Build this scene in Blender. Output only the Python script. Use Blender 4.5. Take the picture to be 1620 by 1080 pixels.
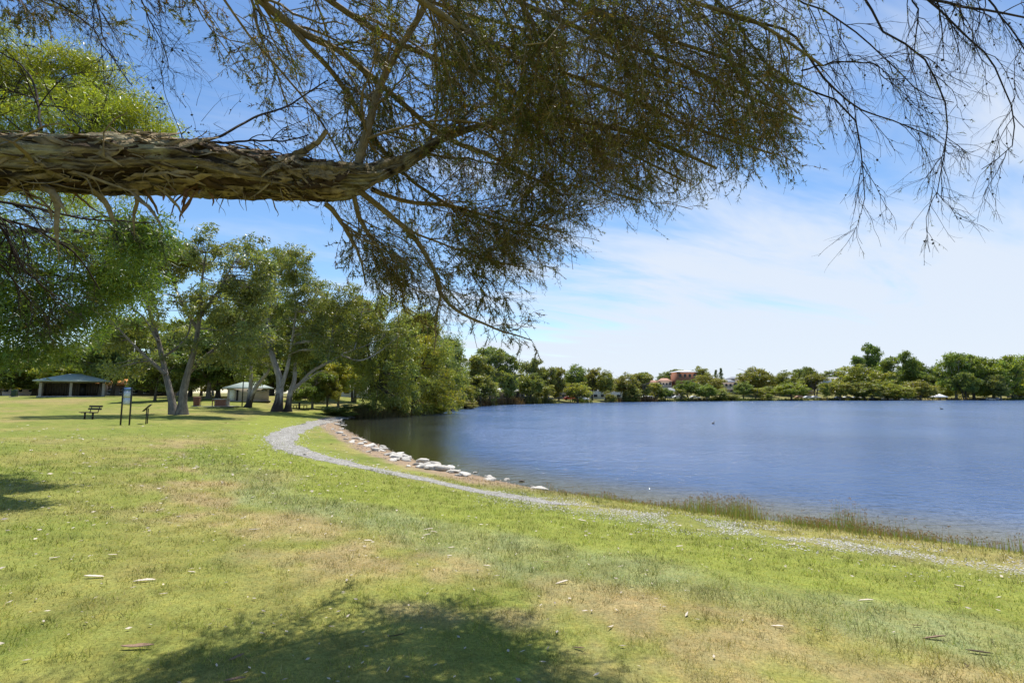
import bpy, math
import numpy as np
R = math.radians
for _o in list(bpy.data.objects):
    bpy.data.objects.remove(_o)
scene = bpy.context.scene
COL = scene.collection

# ------------------------------------------------------------------ camera
FPX = 810.0                       # focal length in photo pixels (1620 wide) = 18 mm on 36 mm
PITCH = math.atan(84.0 / FPX)
CAMZ = 1.6
cam_data = bpy.data.cameras.new('camera')
cam_data.sensor_width = 36.0
cam_data.lens = 18.0
cam_data.clip_start = 0.05
cam_data.clip_end = 6000.0
cam = bpy.data.objects.new('camera', cam_data)
COL.objects.link(cam)
cam.location = (0.0, 0.0, CAMZ)
cam.rotation_euler = (R(90) + PITCH, 0.0, 0.0)
scene.camera = cam
scene.render.engine = 'CYCLES'
scene.cycles.samples = 96
scene.cycles.max_bounces = 6
scene.cycles.diffuse_bounces = 3
scene.cycles.transmission_bounces = 4
scene.cycles.transparent_max_bounces = 4
scene.render.resolution_x = 1024
scene.render.resolution_y = 682

# ------------------------------------------------------------------ world, sun, exposure
SUN_EL = R(66.0)
SUN_AZ = R(8.0)                   # clockwise from +Y (straight ahead) towards +X (right)
world = bpy.data.worlds.new('World')
scene.world = world
world.use_nodes = True
wn = world.node_tree.nodes
wl = world.node_tree.links
wn.clear()
w_out = wn.new('ShaderNodeOutputWorld')
w_bg = wn.new('ShaderNodeBackground')
w_sky = wn.new('ShaderNodeTexSky')
w_sky.sky_type = 'NISHITA'
w_sky.sun_disc = False
w_sky.sun_elevation = SUN_EL
w_sky.sun_rotation = SUN_AZ
w_sky.altitude = 20.0
w_sky.air_density = 1.0
w_sky.dust_density = 0.2
w_sky.ozone_density = 2.6
w_bg.inputs['Strength'].default_value = 0.12


def wmath(op, a, b=None, clamp=False):
    n = wn.new('ShaderNodeMath')
    n.operation = op
    n.use_clamp = clamp
    for i, v in enumerate((a, b)):
        if v is None:
            continue
        if isinstance(v, (int, float)):
            n.inputs[i].default_value = v
        else:
            wl.new(v, n.inputs[i])
    return n.outputs[0]


# thin high cloud: a sheet seen in perspective (direction divided by height), a bank of it lying ahead and to the right
w_tc = wn.new('ShaderNodeTexCoord')
w_sep = wn.new('ShaderNodeSeparateXYZ')
wl.new(w_tc.outputs['Generated'], w_sep.inputs[0])
w_h = wmath('ADD', wmath('MAXIMUM', w_sep.outputs['Z'], 0.0), 0.06)
w_px = wmath('DIVIDE', w_sep.outputs['X'], w_h)
w_py = wmath('DIVIDE', w_sep.outputs['Y'], w_h)
w_cmb = wn.new('ShaderNodeCombineXYZ')
wl.new(wmath('ADD', wmath('MULTIPLY', w_px, 0.55), wmath('MULTIPLY', w_py, 0.35)), w_cmb.inputs[0])
wl.new(wmath('ADD', wmath('MULTIPLY', w_px, -1.1), wmath('MULTIPLY', w_py, 1.7)), w_cmb.inputs[1])
w_n1 = wn.new('ShaderNodeTexNoise')
w_n1.inputs['Scale'].default_value = 0.8
w_n1.inputs['Detail'].default_value = 5.0
w_n1.inputs['Roughness'].default_value = 0.6
w_n1.inputs['Distortion'].default_value = 0.5
wl.new(w_cmb.outputs[0], w_n1.inputs['Vector'])
w_bank = wmath('ADD', wmath('MULTIPLY', w_px, 0.62), wmath('MULTIPLY', w_py, 0.36))
w_bank = wmath('ADD', w_bank, wmath('MULTIPLY', wmath('SUBTRACT', w_n1.outputs[0], 0.5), 7.5))
w_map = wn.new('ShaderNodeMapRange')
w_map.interpolation_type = 'SMOOTHSTEP'
w_map.inputs['From Min'].default_value = -0.1
w_map.inputs['From Max'].default_value = 3.0
w_map.inputs['To Min'].default_value = 0.0
w_map.inputs['To Max'].default_value = 0.93
wl.new(w_bank, w_map.inputs['Value'])
w_mix = wn.new('ShaderNodeMixRGB')
w_mix.inputs['Color2'].default_value = (5.1, 5.6, 6.35, 1.0)
wl.new(w_map.outputs[0], w_mix.inputs['Fac'])
w_hsv = wn.new('ShaderNodeHueSaturation')
w_hsv.inputs['Saturation'].default_value = 1.14
w_hsv.inputs['Value'].default_value = 1.08
wl.new(w_sky.outputs[0], w_hsv.inputs['Color'])
wl.new(w_hsv.outputs[0], w_mix.inputs['Color1'])
wl.new(w_mix.outputs[0], w_bg.inputs['Color'])
wl.new(w_bg.outputs[0], w_out.inputs['Surface'])

sun_data = bpy.data.lights.new('sun', 'SUN')
sun_data.energy = 5.0
sun_data.angle = R(0.53)
sun_data.color = (1.0, 0.955, 0.88)
sun = bpy.data.objects.new('sun', sun_data)
COL.objects.link(sun)
SUN_DIR = np.array([math.sin(SUN_AZ) * math.cos(SUN_EL), math.cos(SUN_AZ) * math.cos(SUN_EL), math.sin(SUN_EL)])
sun.rotation_euler = (math.pi / 2 - SUN_EL, 0.0, math.pi - SUN_AZ)
sun.location = (30, 30, 60)

scene.view_settings.view_transform = 'Standard'
scene.view_settings.look = 'None'
scene.view_settings.gamma = 1.0
scene.view_settings.use_curve_mapping = False
scene.view_settings.exposure = 0.35

# ------------------------------------------------------------------ small maths
F_ = np.array([0.0, math.cos(PITCH), math.sin(PITCH)])
U_ = np.array([0.0, -math.sin(PITCH), math.cos(PITCH)])


def at(px, py, D):
    """The point of the place that stands D metres ahead of the viewpoint in the direction of a photo pixel."""
    r = np.array([(px - 810.0) / FPX, 0, 0]) + U_ * (540.0 - py) / FPX + F_
    return np.array([0, 0, CAMZ]) + r * (D / r[1])


def at_z(px, py, z):
    r = np.array([(px - 810.0) / FPX, 0, 0]) + U_ * (540.0 - py) / FPX + F_
    return np.array([0, 0, CAMZ]) + r * ((z - CAMZ) / r[2])


def project(P):
    P = np.asarray(P, float) - np.array([0, 0, CAMZ])
    d = np.maximum(P @ F_, 1e-3)
    return 810 + FPX * P[..., 0] / d, 540 - FPX * (P @ U_) / d


def sstep(a, b, x):
    t = np.clip((x - a) / (b - a), 0, 1)
    return t * t * (3 - 2 * t)


def _hash(ix, iy, seed):
    h = (ix.astype(np.int64) * 374761393 + iy.astype(np.int64) * 668265263 + seed * 1274126177) & 0x7fffffff
    h = ((h ^ (h >> 13)) * 1103515245) & 0x7fffffff
    return ((h ^ (h >> 16)) & 0xffff) / 65535.0


def vnoise(x, y, seed=0):
    xi, yi = np.floor(x), np.floor(y)
    fx, fy = x - xi, y - yi
    fx = fx * fx * (3 - 2 * fx)
    fy = fy * fy * (3 - 2 * fy)
    a, b = _hash(xi, yi, seed), _hash(xi + 1, yi, seed)
    c, d = _hash(xi, yi + 1, seed), _hash(xi + 1, yi + 1, seed)
    return (a * (1 - fx) + b * fx) * (1 - fy) + (c * (1 - fx) + d * fx) * fy


def fbm(x, y, octv=4, seed=0):
    s, a, t = 0, 0.5, 0
    for i in range(octv):
        s = s + a * vnoise(x * 2 ** i, y * 2 ** i, seed + 17 * i)
        t += a
        a *= 0.5
    return s / t


def norm(v):
    return v / np.maximum(np.linalg.norm(v, axis=-1, keepdims=True), 1e-9)


# ------------------------------------------------------------------ shoreline and terrain
WATER = -0.95
_near = [(1620, 872), (1400, 846), (1200, 820), (1000, 794), (870, 776), (800, 763), (735, 747), (690, 738), (640, 722), (595, 703),
         (562, 688), (540, 676), (531, 668), (545, 661), (575, 659), (620, 656), (665, 651), (700, 646.5), (722, 645), (745, 641.8),
         (790, 639.8), (860, 637.8), (1000, 635.3), (1160, 633.8), (1400, 632.8), (1620, 632.4)]
_shore = [tuple(at_z(a, b, WATER)[:2]) for a, b in _near]
_shore += [(330, 240), (420, 150), (420, 0), (260, -70), (120, -55), (50, -22), (24, -4), (14, 3.2)]


def chaikin(p):
    p = np.array(p)
    q = np.roll(p, -1, axis=0)
    return np.stack([p * .75 + q * .25, p * .25 + q * .75], 1).reshape(-1, 2)


LAKE = chaikin(_shore)


def shore_dist(x, y):
    """Metres from the water's edge, positive on land."""
    x = np.asarray(x, float)
    y = np.asarray(y, float)
    best = np.full(x.shape, 1e18)
    inside = np.zeros(x.shape, bool)
    n = len(LAKE)
    for i in range(n):
        ax, ay = LAKE[i]
        bx, by = LAKE[(i + 1) % n]
        ex, ey = bx - ax, by - ay
        t = np.clip(((x - ax) * ex + (y - ay) * ey) / (ex * ex + ey * ey), 0, 1)
        d2 = (x - ax - t * ex) ** 2 + (y - ay - t * ey) ** 2
        best = np.minimum(best, d2)
        if ay != by:
            inside ^= ((ay > y) != (by > y)) & (x < (bx - ax) * (y - ay) / (by - ay) + ax)
    d = np.sqrt(best)
    return np.where(inside, -d, d)


def terrain(x, y, d=None):
    x = np.asarray(x, float)
    y = np.asarray(y, float)
    if d is None:
        d = shore_dist(x, y)
    dn = d + (fbm(x * .8, y * .8, 2, 5) - .5) * .5 * sstep(0, 2, np.abs(d))
    zn = np.interp(dn, [-40, -8, -2, 0, .6, 2.5, 6, 10, 14], [-3, -2.2, -1.3, WATER, -.84, -.64, -.3, -.06, 0])
    zn = zn + 1.35 * sstep(44, 84, y) * sstep(8, 26, d)
    zn = zn + (fbm(x * .35, y * .35, 3, 9) - .5) * .12 * sstep(3, 9, d)
    zf = np.interp(d, [-40, -8, 0, 1.5, 8, 30, 100, 170, 400], [-3, -2.2, WATER, -.55, -.3, .1, 8.5, 12.5, 15])
    zl = np.interp(d, [-40, -8, 0, 1.5, 8, 30, 400], [-3, -2.2, WATER, -.55, -.2, .6, 3])
    zf = zl + (zf - zl) * sstep(-30, 45, x)
    w = sstep(92, 140, y)
    return zn * (1 - w) + zf * w


def H(x, y):
    return float(terrain(np.array([x]), np.array([y]))[0])


def on_ground(px, py, dz=0.0):
    """Where the line of sight of a pixel meets the ground."""
    z = 0.0
    p = at_z(px, py, z)
    for _ in range(30):
        p = at_z(px, py, min(z, CAMZ - .2))
        z = .5 * z + .5 * H(p[0], p[1])
    p[2] = H(p[0], p[1]) + dz
    return p

# ------------------------------------------------------------------ object helpers
def tag(o, label=None, cat=None, group=None, kind=None):
    for k, v in (('label', label), ('category', cat), ('group', group), ('kind', kind)):
        if v:
            o[k] = v
    return o


def empty(name, loc=(0, 0, 0), rz=0.0):
    o = bpy.data.objects.new(name, None)
    o.empty_display_size = 0.2
    o.location = tuple(float(v) for v in loc)
    o.rotation_euler = (0, 0, rz)
    COL.objects.link(o)
    return o


def mesh_from(name, V, faces, col=None, uvw=None, smooth=False, mats=(), mat_idx=None):
    """faces: list of int arrays of shape (n,3) or (n,4)."""
    me = bpy.data.meshes.new(name)
    V = np.asarray(V, np.float32)
    faces = [np.asarray(f, np.int32) for f in faces if len(f)]
    me.vertices.add(len(V))
    me.vertices.foreach_set('co', V.ravel())
    idx = np.concatenate([f.ravel() for f in faces])
    cnt = np.concatenate([np.full(len(f), f.shape[1], np.int32) for f in faces])
    start = np.concatenate([[0], np.cumsum(cnt)[:-1]]).astype(np.int32)
    me.loops.add(len(idx))
    me.loops.foreach_set('vertex_index', idx)
    me.polygons.add(len(cnt))
    me.polygons.foreach_set('loop_start', start)
    if smooth:
        me.polygons.foreach_set('use_smooth', np.ones(len(cnt), bool))
    if col is not None:
        a = me.attributes.new('Col', 'FLOAT_COLOR', 'POINT')
        c = np.ones((len(V), 4), np.float32)
        c[:, :3] = col
        a.data.foreach_set('color', c.ravel())
    if uvw is not None:
        a = me.attributes.new('grain', 'FLOAT_VECTOR', 'POINT')
        a.data.foreach_set('vector', np.asarray(uvw, np.float32).ravel())
    for m in mats:
        me.materials.append(m)
    if mat_idx is not None:
        me.polygons.foreach_set('material_index', np.asarray(mat_idx, np.int32))
    me.update(calc_edges=True)
    return me


def obj(name, me, parent=None, loc=None, rot=None, scale=None):
    o = bpy.data.objects.new(name, me)
    COL.objects.link(o)
    if parent is not None:
        o.parent = parent
    if loc is not None:
        o.location = tuple(float(v) for v in loc)
    if rot is not None:
        o.rotation_euler = rot
    if scale is not None:
        o.scale = scale
    return o


def copy_tree(o, parent=None):
    c = o.copy()
    COL.objects.link(c)
    c.parent = parent
    for ch in o.children:
        copy_tree(ch, c)
    return c


class Acc:
    """Collects vertices and faces of one mesh."""

    def __init__(self):
        self.V, self.F3, self.F4, self.C, self.G, self.n = [], [], [], [], [], 0

    def add(self, V, F, col=(1, 1, 1), grain=None):
        V = np.asarray(V, float).reshape(-1, 3)
        F = np.asarray(F, int)
        (self.F3 if F.shape[1] == 3 else self.F4).append(F + self.n)
        self.V.append(V)
        c = np.asarray(col, float)
        self.C.append(np.broadcast_to(c, (len(V), 3)))
        self.G.append(np.zeros((len(V), 3)) if grain is None else grain)
        self.n += len(V)

    def box(self, c, s, rz=0.0, tilt=None, taper=1.0):
        c, s = np.array(c, float), np.array(s, float) / 2
        B = np.array([[x, y, z] for z in (-1, 1) for y in (-1, 1) for x in (-1, 1)], float)
        B[4:, :2] *= taper
        B = B * s
        if tilt:
            a = tilt
            B = np.stack([B[:, 0], B[:, 1] * math.cos(a) - B[:, 2] * math.sin(a), B[:, 1] * math.sin(a) + B[:, 2] * math.cos(a)], 1)
        if rz:
            B = np.stack([B[:, 0] * math.cos(rz) - B[:, 1] * math.sin(rz), B[:, 0] * math.sin(rz) + B[:, 1] * math.cos(rz), B[:, 2]], 1)
        self.add(B + c, [[0, 2, 3, 1], [4, 5, 7, 6], [0, 1, 5, 4], [2, 6, 7, 3], [0, 4, 6, 2], [1, 3, 7, 5]])
        return self

    def cyl(self, p0, p1, r0, r1=None, n=12):
        r1 = r0 if r1 is None else r1
        P = np.array([[p0, p1]], float)
        V, F, G = tubes(P, np.array([[r0, r1]], float), n)
        self.add(V, F)
        a = np.arange(n)
        o = self.n - 2 * n
        self.V.append(np.array([p0, p1], float))
        self.C.append(np.ones((2, 3)))
        self.G.append(np.zeros((2, 3)))
        m = self.n
        self.n += 2
        self.F3.append(np.stack([np.full(n, m), o + (a + 1) % n, o + a], 1))
        self.F3.append(np.stack([np.full(n, m + 1), o + n + a, o + n + (a + 1) % n], 1))
        return self

    def prism(self, pts, z0, z1):
        """Vertical prism over a convex outline (counter-clockwise)."""
        p = np.array(pts, float)
        n = len(p)
        V = np.concatenate([np.c_[p, np.full(n, z0)], np.c_[p, np.full(n, z1)]])
        a = np.arange(n)
        self.add(V, np.stack([a, (a + 1) % n, n + (a + 1) % n, n + a], 1))
        o = self.n - 2 * n
        self.F3.append(np.array([[o, o + i + 1, o + i] for i in range(1, n - 1)]))
        self.F3.append(np.array([[o + n, o + n + i, o + n + i + 1] for i in range(1, n - 1)]))
        return self

    def mesh(self, name, mat, smooth=False, col=True, grain=False):
        F = []
        if self.F3:
            F.append(np.concatenate(self.F3))
        if self.F4:
            F.append(np.concatenate(self.F4))
        return mesh_from(name, np.concatenate(self.V), F, np.concatenate(self.C) if col else None,
                         np.concatenate(self.G) if grain else None, smooth, (mat,))

    def build(self, name, mat, parent=None, loc=None, rot=None, smooth=False, bevel=0.0):
        o = obj(name, self.mesh(name, mat, smooth), parent, loc, rot)
        if bevel:
            b = o.modifiers.new('bevel', 'BEVEL')
            b.width = bevel
            b.segments = 2
            b.limit_method = 'ANGLE'
        return o


def tubes(P, Rr, sides, seed=1):
    """P (M,K,3) centre lines, Rr (M,K) radii -> vertices, quads, grain coordinates."""
    P = np.asarray(P, float)
    M, K, _ = P.shape
    T = np.empty_like(P)
    T[:, 1:-1] = P[:, 2:] - P[:, :-2]
    T[:, 0] = P[:, 1] - P[:, 0]
    T[:, -1] = P[:, -1] - P[:, -2]
    T = norm(T)
    mean = norm(P[:, -1] - P[:, 0])
    ref = np.where(np.abs(mean[:, 2:3]) < .8, np.array([[0., 0., 1.]]), np.array([[.3, 1., 0.]]))
    Uv = norm(np.cross(T, ref[:, None, :]))
    Vv = np.cross(T, Uv)
    a = np.arange(sides) * 2 * math.pi / sides
    ring = np.cos(a)[None, None, :, None] * Uv[:, :, None, :] + np.sin(a)[None, None, :, None] * Vv[:, :, None, :]
    V = P[:, :, None, :] + Rr[:, :, None, None] * ring
    L = np.concatenate([np.zeros((M, 1)), np.cumsum(np.linalg.norm(np.diff(P, axis=1), axis=2), axis=1)], 1)
    G = np.stack(np.broadcast_arrays(L[:, :, None], np.cos(a)[None, None, :] * Rr[:, :, None], np.sin(a)[None, None, :] * Rr[:, :, None]), -1)
    m = np.arange(M)[:, None, None] * K * sides
    k = np.arange(K - 1)[None, :, None] * sides
    s = np.arange(sides)[None, None, :]
    s2 = (s + 1) % sides
    F = np.stack(np.broadcast_arrays(m + k + s, m + k + s2, m + k + sides + s2, m + k + sides + s), -1).reshape(-1, 4)
    return V.reshape(-1, 3), F, G.reshape(-1, 3)


# ------------------------------------------------------------------ materials
class NT:
    def __init__(self, name):
        self.m = bpy.data.materials.new(name)
        self.m.use_nodes = True
        self.n = self.m.node_tree.nodes
        self.l = self.m.node_tree.links
        self.n.clear()
        self.out = self.n.new('ShaderNodeOutputMaterial')

    def put(self, sock, v):
        if v is None:
            return
        if isinstance(v, bpy.types.NodeSocket):
            self.l.new(v, sock)
        elif isinstance(v, (tuple, list)) and len(v) == 3 and sock.type == 'RGBA':
            sock.default_value = (*v, 1.0)
        else:
            sock.default_value = v

    def attr(self, name, out='Color'):
        a = self.n.new('ShaderNodeAttribute')
        a.attribute_name = name
        return a.outputs[out]

    def coord(self, out='Object'):
        return self.n.new('ShaderNodeTexCoord').outputs[out]

    def scale(self, vec, s):
        m = self.n.new('ShaderNodeMapping')
        self.put(m.inputs['Vector'], vec)
        m.inputs['Scale'].default_value = s
        return m.outputs[0]

    def noise(self, scale, vec=None, detail=4.0, rough=.55, dist=0.0, out=0):
        t = self.n.new('ShaderNodeTexNoise')
        self.put(t.inputs['Vector'], vec)
        t.inputs['Scale'].default_value = scale
        t.inputs['Detail'].default_value = detail
        t.inputs['Roughness'].default_value = rough
        t.inputs['Distortion'].default_value = dist
        return t.outputs[out]

    def voro(self, scale, vec=None, out='Distance', feat='F1'):
        t = self.n.new('ShaderNodeTexVoronoi')
        t.feature = feat
        self.put(t.inputs['Vector'], vec)
        t.inputs['Scale'].default_value = scale
        return t.outputs[out]

    def ramp(self, v, stops):
        r = self.n.new('ShaderNodeValToRGB')
        self.put(r.inputs[0], v)
        e = r.color_ramp.elements
        while len(e) < len(stops):
            e.new(0.5)
        for i, (p, c) in enumerate(stops):
            e[i].position = p
            e[i].color = (*c, 1) if isinstance(c, (tuple, list)) else (c, c, c, 1)
        return r.outputs[0]

    def rng(self, v, a, b, c, d):
        r = self.n.new('ShaderNodeMapRange')
        self.put(r.inputs['Value'], v)
        for k, x in zip(('From Min', 'From Max', 'To Min', 'To Max'), (a, b, c, d)):
            r.inputs[k].default_value = x
        return r.outputs[0]

    def mix(self, f, a, b, mode='MIX'):
        m = self.n.new('ShaderNodeMixRGB')
        m.blend_type = mode
        self.put(m.inputs[0], f)
        self.put(m.inputs[1], a)
        self.put(m.inputs[2], b)
        return m.outputs[0]

    def math(self, op, a, b=None):
        m = self.n.new('ShaderNodeMath')
        m.operation = op
        self.put(m.inputs[0], a)
        self.put(m.inputs[1], b)
        return m.outputs[0]

    def bump(self, h, strength=.5, dist=.02, normal=None):
        b = self.n.new('ShaderNodeBump')
        b.inputs['Strength'].default_value = strength
        b.inputs['Distance'].default_value = dist
        self.put(b.inputs['Height'], h)
        self.put(b.inputs['Normal'], normal)
        return b.outputs[0]

    def pbr(self, color, rough=.8, spec=.3, normal=None, metal=0.0, **kw):
        p = self.n.new('ShaderNodeBsdfPrincipled')
        self.put(p.inputs['Base Color'], color)
        self.put(p.inputs['Roughness'], rough)
        self.put(p.inputs['Specular IOR Level'], spec)
        self.put(p.inputs['Metallic'], metal)
        self.put(p.inputs['Normal'], normal)
        for k, v in kw.items():
            self.put(p.inputs[k.replace('_', ' ')], v)
        return p.outputs[0]

    def done(self, sh):
        self.l.new(sh, self.out.inputs['Surface'])
        return self.m


def mat_plain(name, color, rough=.7, var=.18, scale=6.0, spec=.3, bump=0.0, metal=0.0, bscale=40.0):
    t = NT(name)
    c = t.coord()
    n = t.noise(scale, c, 5)
    col = t.mix(1.0, color, t.rng(n, .25, .75, 1 - var, 1 + var), 'MULTIPLY')
    nm = t.bump(t.noise(bscale, c, 4), bump, .01) if bump else None
    return t.done(t.pbr(col, rough, spec, nm, metal))


def mat_leaf(name, color, trans=.35, var=.3, rough=.55, spec=.25, tcol=None):
    """Leaves: their own tint from the mesh, the tree's tint from the object, light passing through."""
    t = NT(name)
    oi = t.n.new('ShaderNodeObjectInfo')
    base = t.mix(1.0, color, t.attr('Col'), 'MULTIPLY')
    base = t.mix(1.0, base, oi.outputs['Color'], 'MULTIPLY')
    p = t.pbr(base, rough, spec)
    tr = t.n.new('ShaderNodeBsdfTranslucent')
    t.put(tr.inputs['Color'], t.mix(1.0, base, tcol or (1.25, 1.3, .55), 'MULTIPLY'))
    mx = t.n.new('ShaderNodeMixShader')
    mx.inputs[0].default_value = trans
    t.l.new(p, mx.inputs[1])
    t.l.new(tr.outputs[0], mx.inputs[2])
    return t.done(mx.outputs[0])


def mat_bark(name, dark, light, low=None, low_h=2.0, scale=3.0, stretch=.25, bump=.6):
    """Bark with grain along the stem; low = rougher darker bark towards the foot of a gum."""
    t = NT(name)
    g = t.scale(t.attr('grain', 'Vector'), (stretch, 1, 1))
    n = t.noise(scale * 4, g, 6, .65)
    n2 = t.noise(scale, g, 4, .6, 1.0)
    f = t.rng(t.math('ADD', t.math('MULTIPLY', n, .5), t.math('MULTIPLY', n2, .6)), .38, .72, 0, 1)
    col = t.mix(f, dark, light)
    if low:
        z = t.n.new('ShaderNodeSeparateXYZ')
        t.put(z.inputs[0], t.coord())
        f2 = t.rng(t.math('ADD', z.outputs[2], t.math('MULTIPLY', n2, 3.0)), low_h + 1.0, low_h + 2.4, 0, 1)
        col = t.mix(f2, t.mix(n, low, tuple(v * 2.2 for v in low)), col)
    return t.done(t.pbr(col, .85, .2, t.bump(n, bump, .03)))


M = {}
M['foliage'] = mat_leaf('foliage', (.235, .25, .075), .42, rough=.42, spec=.5)
M['foliage_far'] = mat_leaf('foliage_far', (.265, .27, .085), .42, rough=.45, spec=.4)
M['needles'] = mat_leaf('needles', (.138, .142, .038), .40, rough=.5)
M['bark_grey'] = mat_bark('bark_grey', (.055, .046, .038), (.30, .265, .22))
M['bark_gum'] = mat_bark('bark_gum', (.16, .135, .115), (.52, .48, .44), (.03, .025, .022), 1.3)
M['bark_dark'] = mat_bark('bark_dark', (.04, .033, .027), (.13, .11, .09))
M['twig'] = mat_bark('twig', (.11, .076, .036), (.36, .265, .13), scale=20)
M['twig_dark'] = mat_bark('twig_dark', (.018, .014, .013), (.07, .05, .04), scale=20)


def ground_mat():
    t = NT('lawn')
    c = t.coord()
    col = t.attr('Col')
    n1 = t.noise(2.2, c, 6, .6)
    n2 = t.noise(38, c, 4, .7)
    n3 = t.noise(11, c, 5, .65)
    col = t.mix(t.rng(n3, .4, .75, 0, .45), col, t.mix(1, col, (1.5, 1.15, .9), 'MULTIPLY'))
    col = t.mix(1, col, t.rng(n1, .3, .7, .68, 1.08), 'MULTIPLY')
    col = t.mix(1, col, t.rng(n2, .25, .75, .55, 1.4), 'MULTIPLY')
    h = t.math('ADD', t.math('MULTIPLY', n2, .6), t.math('MULTIPLY', n3, .8))
    return t.done(t.pbr(col, .95, .1, t.bump(h, .5, .05)))


M['ground'] = ground_mat()


def water_mat():
    t = NT('lake_water')
    c = t.coord()
    big = t.noise(.10, c, 3, .5, .4)
    v = t.scale(c, (1.0, 1.9, 1.0))
    a = t.noise(1.9, v, 3, .55, .6)
    b = t.noise(6.5, v, 3, .6, .4)
    sw = t.noise(.75, v, 2, .5, .8)
    h = t.math('ADD', t.math('ADD', t.math('MULTIPLY', a, 1.0), t.math('MULTIPLY', sw, .9)), t.math('MULTIPLY', b, .38))
    h = t.math('MULTIPLY', h, t.rng(big, .36, .66, .5, 1.3))
    calm = t.n.new('ShaderNodeSeparateXYZ')
    t.put(calm.inputs[0], t.attr('grain', 'Vector'))
    h = t.math('MULTIPLY', h, calm.outputs[0])
    col = t.mix(1, t.attr('Col'), t.rng(t.noise(.05, c, 3), .3, .7, .85, 1.15), 'MULTIPLY')
    return t.done(t.pbr(col, t.rng(calm.outputs[0], .1, 1, .05, .17), .5, t.bump(h, 1.0, .16), IOR=1.333))


M['water'] = water_mat()


def stone_mat(name, a, b, scale=5.0, bump=.7):
    t = NT(name)
    c = t.coord()
    oi = t.n.new('ShaderNodeObjectInfo')
    n = t.noise(scale, c, 7, .65)
    col = t.mix(t.rng(n, .32, .68, 0, 1), a, b)
    col = t.mix(1, col, t.rng(oi.outputs['Random'], 0, 1, .72, 1.12), 'MULTIPLY')
    col = t.mix(t.rng(t.noise(scale * 2.7, c, 5, .7), .56, .70, 0, .75), col, tuple(v * .35 for v in a))
    return t.done(t.pbr(col, .9, .2, t.bump(t.noise(scale * 5, c, 6, .7), bump, .03)))


M['rock'] = stone_mat('limestone', (.52, .47, .39), (.80, .75, .67))
M['rock_dark'] = stone_mat('dark_rock', (.10, .085, .07), (.24, .2, .16))
M['concrete'] = stone_mat('concrete', (.40, .37, .33), (.5, .47, .42), 2.0, .2)


def attr_mat(name, rough=.9, spec=.15, var=.25, scale=30):
    t = NT(name)
    col = t.mix(1, t.attr('Col'), t.rng(t.noise(scale, t.coord(), 4), .25, .75, 1 - var, 1 + var), 'MULTIPLY')
    return t.done(t.pbr(col, rough, spec))


M['pebble'] = attr_mat('pebbles', .85)


def blade_mat():
    t = NT('grass_blades')
    col = t.attr('Col')
    p = t.pbr(col, .6, .2)
    tr = t.n.new('ShaderNodeBsdfTranslucent')
    t.put(tr.inputs['Color'], t.mix(1, col, (1.2, 1.25, .6), 'MULTIPLY'))
    mx = t.n.new('ShaderNodeMixShader')
    mx.inputs[0].default_value = .3
    t.l.new(p, mx.inputs[1])
    t.l.new(tr.outputs[0], mx.inputs[2])
    return t.done(mx.outputs[0])


M['blade'] = blade_mat()

# ------------------------------------------------------------------ the setting: ground, lake, path, grass
def lerp3(a, b, f):
    return np.asarray(a)[None, :] * (1 - f)[:, None] + np.asarray(b)[None, :] * f[:, None]


def over(c, b, f):
    return c * (1 - f)[:, None] + np.asarray(b)[None, :] * f[:, None]


def lawn_colour(x, y, d):
    """What grows where: bands that follow the shore, with dry patches (colours of the things themselves)."""
    n = fbm(x * .55, y * .55, 4, 21)
    n2 = fbm(x * 2.1, y * 2.1, 3, 33)
    nb = fbm(x * .16, y * .16, 3, 41)
    dw = d + (n - .5) * 1.6
    c = lerp3((.205, .245, .050), (.29, .275, .085), sstep(.32, .68, n * .55 + nb * .45))
    c = over(c, (.13, .18, .035), sstep(.52, .72, n2) * .55)
    c = over(c, (.36, .27, .135), sstep(.55, .72, nb * .6 + n2 * .25 + n * .15 + .03) * .5)
    lush = sstep(2.6, 3.6, dw) * (1 - sstep(5.8, 6.6, dw)) * (1 - sstep(60, 90, y))
    c = over(c, (.235, .275, .052), lush * .9)
    c = over(c, (.25, .285, .12), sstep(5.6, 6.4, dw) * (1 - sstep(7.0, 7.5, dw)) * (.55 + .4 * sstep(.4, .6, n2)) * (1 - sstep(9, 16, y)))
    dry = sstep(6.9, 7.5, dw) * (1 - sstep(8.3, 9.3, dw)) * sstep(.38, .58, n2 * .6 + n * .4) * (1 - sstep(16, 26, y))
    c = over(c, (.40, .305, .17), dry * .55)
    # foot of the bank
    beach = (1 - sstep(1.3, 2.0, d + (n2 - .5) * .8)) * sstep(12, 15, y) * (1 - sstep(54, 58, y))
    c = over(c, (.35, .255, .18), beach * .9)
    wet = (1 - sstep(-.1, .35, d))
    c = over(c, (.10, .085, .05), wet * .8)
    bed = 1 - sstep(-1.2, -.2, d)
    c = over(c, (.055, .05, .022), bed * .9)
    far = sstep(100, 130, y) * sstep(0, 2, d)
    c = over(c, (.24, .215, .09), far * .8)
    c = over(c, (.12, .15, .04), far * sstep(.5, .6, n) * .6)
    return c


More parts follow.
